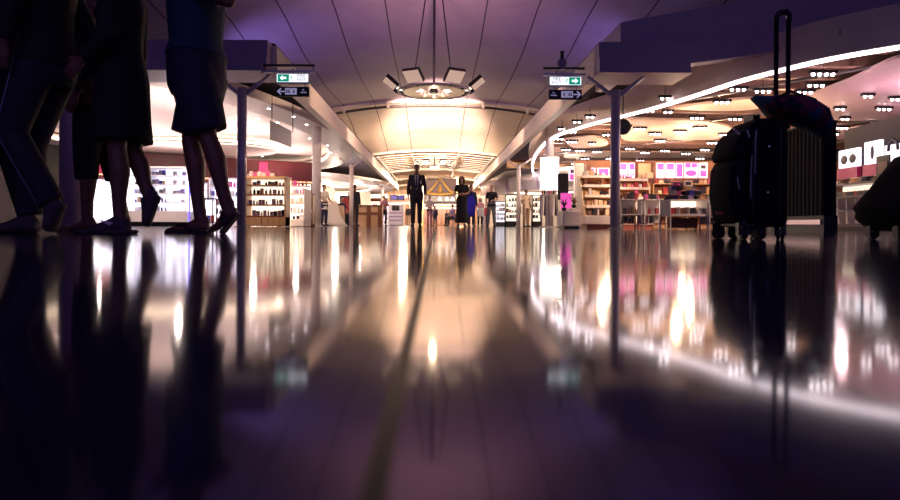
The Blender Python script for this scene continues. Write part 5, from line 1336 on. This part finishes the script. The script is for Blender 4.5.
# ---- travellers in the foreground, walking left -----------------------------
m_teal = cl('teal_shirt_cloth', (.012, .045, .085)); m_navyshort = cl('navy_shorts_cloth', (.022, .020, .055)); m_sandal = mat('dark_sandal', (.035, .012, .016), .6)
def sandal(t, s, ank, toe, tilt=None):
    a, b = Vector(ank), Vector(toe); a = a*1.0; f = (b-a); f.z = 0 if a.z < .13*s else f.z
    return a, b
C0 = Vector((P(195, 226, 3.6).x, 3.62, 0))
sC = 1.0
JC = dict(hipL=(-.09,.02,.95), hipR=(.09,-.0,.95), kneeR=(.07,.09,.56), ankR=(.05,.205,.135), toeR=(.03,.125,.03) , kneeL=(-.07,-.065,.56), ankL=(-.06,.0,.095), toeL=(-.075,-.175,.03),
          elR=(.25,.27,1.27), wrR=(.24,.04,1.42), elL=(-.26,-.02,1.28), wrL=(-.2,-.22,1.48), head=(0,-.04,1.69))
def c_extra(t, s, J):
    # flat sandal under the planted foot
    a = J['ankL']; e = J['toeL']
    b = MB()
    y0, y1 = a.y + .07, e.y - .045; x = (a.x+e.x)/2
    pl_ = [(x-.030, y0), (x+.030, y0), (x+.036, y0-.03), (x+.034, (y0+y1)/2), (x+.05, y1+.07), (x+.040, y1+.02), (x+.0, y1), (x-.040, y1+.02), (x-.052, y1+.07), (x-.036, (y0+y1)/2), (x-.036, y0-.03)]
    o = b.prism(pl_, 0.0, .016).build('sandal_sole', m_sandal, t)
    for q in (-1, 1): MB().tube([(x+q*.045, y0-.12, .018), (x+q*.036, y0-.155, .055), (x+q*.012, y0-.20, .056), (x-.004, y1+.06, .030)], [.012, .015, .013, .008], 8, round_end=True).build('sandal_strap', m_sandal, t, smooth=True)
    # tipped sandal of the trailing foot
    a = J['ankR']; e = J['toeR']; d = (e-a).normalized()
    M = Matrix.Translation(a + Vector((0, .03, -.055))) @ (d.to_track_quat('-Y', 'Z').to_matrix().to_4x4())
    M2 = Matrix.Translation(Vector((a.x, a.y+.045, .11))) @ Matrix.Rotation(math.radians(52), 4, 'X')
    L_ = .15
    MB().prism([(x_, y_) for x_, y_ in ((-.032, .02), (.032, .02), (.036, -.02), (.034, -.10), (.044, -.16), (.03, -.19), (-.03, -.19), (-.044, -.16), (-.034, -.10), (-.036, -.02))], -.008, .008)
    b = MB(); pol = ((-.034, .02), (.034, .02), (.040, -.02), (.036, -.07), (.044, -.11), (.03, -.135), (-.03, -.135), (-.044, -.11), (-.036, -.07), (-.040, -.02))
    b.loft([[M2 @ Vector((x_, y_, z_)) for x_, y_ in pol] for z_ in (-.010, .008)]).build('sandal_sole', m_sandal, t)
    b = MB(); b.loft([[M2 @ Vector((x_, y_, z_)) for x_, y_, z_ in pts_] for pts_ in (((-.05,-.07,.0),(.05,-.07,.0),(.05,-.03,.0),(-.05,-.03,.0)), ((-.052,-.07,.035),(.052,-.07,.035),(.052,-.03,.045),(-.052,-.03,.045)), ((-.03,-.07,.062),(.03,-.07,.062),(.03,-.03,.075),(-.03,-.03,.075)))]).build('sandal_strap', m_sandal, t)
    # watch and seam
person('person in a teal shirt, navy knee shorts and dark sandals striding on bare legs', C0, -PI/2, 1.80, 'm', 'brown', JC, (m_teal, 1.03, 'short', 'shirt'), ('shorts', m_navyshort, 'shorts'), shoes='sandal', vox=.0065, bulk=.028, extra=c_extra)

# dark long coated walker with patterned skirt, sports shoes
m_flor = bpy.data.materials.new('dark_speckled_cloth'); m_flor.use_nodes = True
nt = m_flor.node_tree; bs = nt.nodes['Principled BSDF']; vo = nt.nodes.new('ShaderNodeTexVoronoi'); vo.inputs['Scale'].default_value = 38
tcn = nt.nodes.new('ShaderNodeTexCoord'); nt.links.new(tcn.outputs['Object'], vo.inputs['Vector'])
cr = nt.nodes.new('ShaderNodeValToRGB'); cr.color_ramp.elements[0].color = (.05, .04, .08, 1); cr.color_ramp.elements[0].position = .12; cr.color_ramp.elements[1].color = (.010, .008, .014, 1); cr.color_ramp.elements[1].position = .22
nt.links.new(vo.outputs['Distance'], cr.inputs[0]); nt.links.new(cr.outputs[0], bs.inputs['Base Color']); bs.inputs['Roughness'].default_value = .9
B0 = Vector((P(122, 226, 3.45).x, 3.45, 0))
def b_extra(t, s, J):
    a = J['ankR']
    # white tick emblem on the side of the front shoe
    q = [(0, .030, .045), (0, .012, .030), (0, -.045, .062), (0, .008, .052)]
    MB().loft([[(a.x+.050, a.y-.045+y*1.2, z+.018) for _, y, z in q], [(a.x+.056, a.y-.045+y*1.2, z+.018) for _, y, z in q]]).build('white_tick_emblem', m_shirtw, t, label='white tick shaped emblem on the shoe side')
    MB().rbox(a.x-.05, a.x+.05, a.y-.235, a.y+.085, .0, .024, .008).build('shoe_sole', m_trainer, t)
m_legging = cl('black_legging_cloth', (.012, .010, .018))
person('dark walker in a long speckled black skirt and grey sports shoes with white tick', B0, -PI/2, 1.68, 'f', 'brown',
       dict(hipL=(-.09,0,.92), kneeR=(.08,.01,.50), ankR=(.08,.03,.09), toeR=(.085,-.135,.02), kneeL=(-.07,.03,.50), ankL=(-.06,.135,.22), toeL=(-.055,.115,.06), elR=(.25,.05,1.12), wrR=(.24,-.1,.98), elL=(-.25,-.03,1.12), wrL=(-.22,-.2,1.0), head=(0,-.02,1.64)),
       (m_blackcloth, .74, 'long', 'coat'), ('skirt', m_flor, 'skirt'), shoes='trainer', hair='long', vox=.008, extra=b_extra)
bpy.data.objects
D0 = Vector((P(97, 226, 4.1).x, 4.1, 0))
person('dark walker in cropped trousers with bare ankles behind the speckled skirt', D0, -PI/2, 1.72, 'm', 'brown',
       dict(kneeR=(.08,-.03,.50), ankR=(.08,-.02,.09), toeR=(.085,-.18,.02), kneeL=(-.08,.06,.50), ankL=(-.08,.14,.12), toeL=(-.085,-.01,.02), elR=(.25,.1,1.14), wrR=(.25,.0,.92)),
       (m_blackcloth, .70, 'long', 'coat'), None, shoes='sandal', vox=.009,
       extra=lambda t, s, J: [remeshed((lambda c: (torso(c, s, [(.80,.125,.10,0),(.86,.165,.118,0),(.95,.172,.120,0),(1.04,.158,.110,0)], .010), c.tube([J['hipL'], seg(J['hipL'], J['kneeL'], .5), J['kneeL'], seg(J['kneeL'], J['ankL'], .35)], [.1, .095, .08, .07], 16), c.tube([J['hipR'], seg(J['hipR'], J['kneeR'], .5), J['kneeR'], seg(J['kneeR'], J['ankR'], .35)], [.1, .095, .08, .07], 16), c)[-1])(MB()), 'cropped_trousers', m_blackcloth, t, .01, 2)] + [MB().prism([(J['ank'+q].x+sx_*.05, J['ank'+q].y+.07) for sx_ in (-1, 1)] + [(J['ank'+q].x+sx_*.055, J['toe'+q].y-.03) for sx_ in (1, -1)], 0, .012).build('sandal_sole', m_sandal, t) for q in 'R'])
A0 = Vector((P(47, 226, 3.3).x, 3.3, 0))
m_darkjean = cl('dark_jeans_cloth', (.022, .018, .04)); m_seam = mat('pale_seam_piping', (.22, .18, .34), .5)
def a_extra(t, s, J):
    q = 'R'; off = Vector((.02, .0, 0))
    for a, b_, ra, rb in ((J['hipR'], J['kneeR'], .098, .074), (J['kneeR'], J['ankR'], .072, .066)):
        p = [seg(a, b_, f) + Vector(((ra+(rb-ra)*f)*.75, -(ra+(rb-ra)*f)*.70, 0)) for f in (0, .33, .66, 1)]
        MB().tube(p, .006, 6).build('side_seam', m_seam, t, smooth=True, label='pale side seam')
    MB().loft([[(.19, -.05, 1.02), (.20, -.02, 1.0), (.20, .0, .98)], [(.20, -.05, 1.02), (.21, -.02, 1.0), (.21, .0, .98)]]).build('belt_tag', m_seam, t)
person('dark walker in jeans with pale side seam, one foot kicked back, far left', A0, -PI/2, 1.76, 'm', 'brown',
       dict(kneeR=(.09,-.13,.54), ankR=(.09,.09,.15), toeR=(.09,.07,.03), kneeL=(-.09,-.14,.51), ankL=(-.09,-.16,.09), toeL=(-.09,-.34,.02), elR=(.26,-.02,1.14), wrR=(.25,-.06,.98), elL=(-.26,.1,1.14), wrL=(-.25,.1,.9)),
       (m_blackcloth, .90, 'long', 'jacket'), ('trousers', m_darkjean, 'jeans'), shoes='trainer', vox=.009, extra=a_extra)
E0 = Vector((P(2, 226, 3.9).x, 3.9, 0))
person('dark standing figure in black at the very left edge', E0, -PI/2, 1.74, 'm', 'brown', dict(kneeR=(.09,-.08,.50), ankR=(.09,-.1,.09), toeR=(.1,-.28,.02), ankL=(-.09,.12,.09), toeL=(-.1,-.07,.02)),
       (m_blackcloth, .75, 'long', 'coat'), ('trousers', m_blackcloth, 'trousers'), vox=.011)
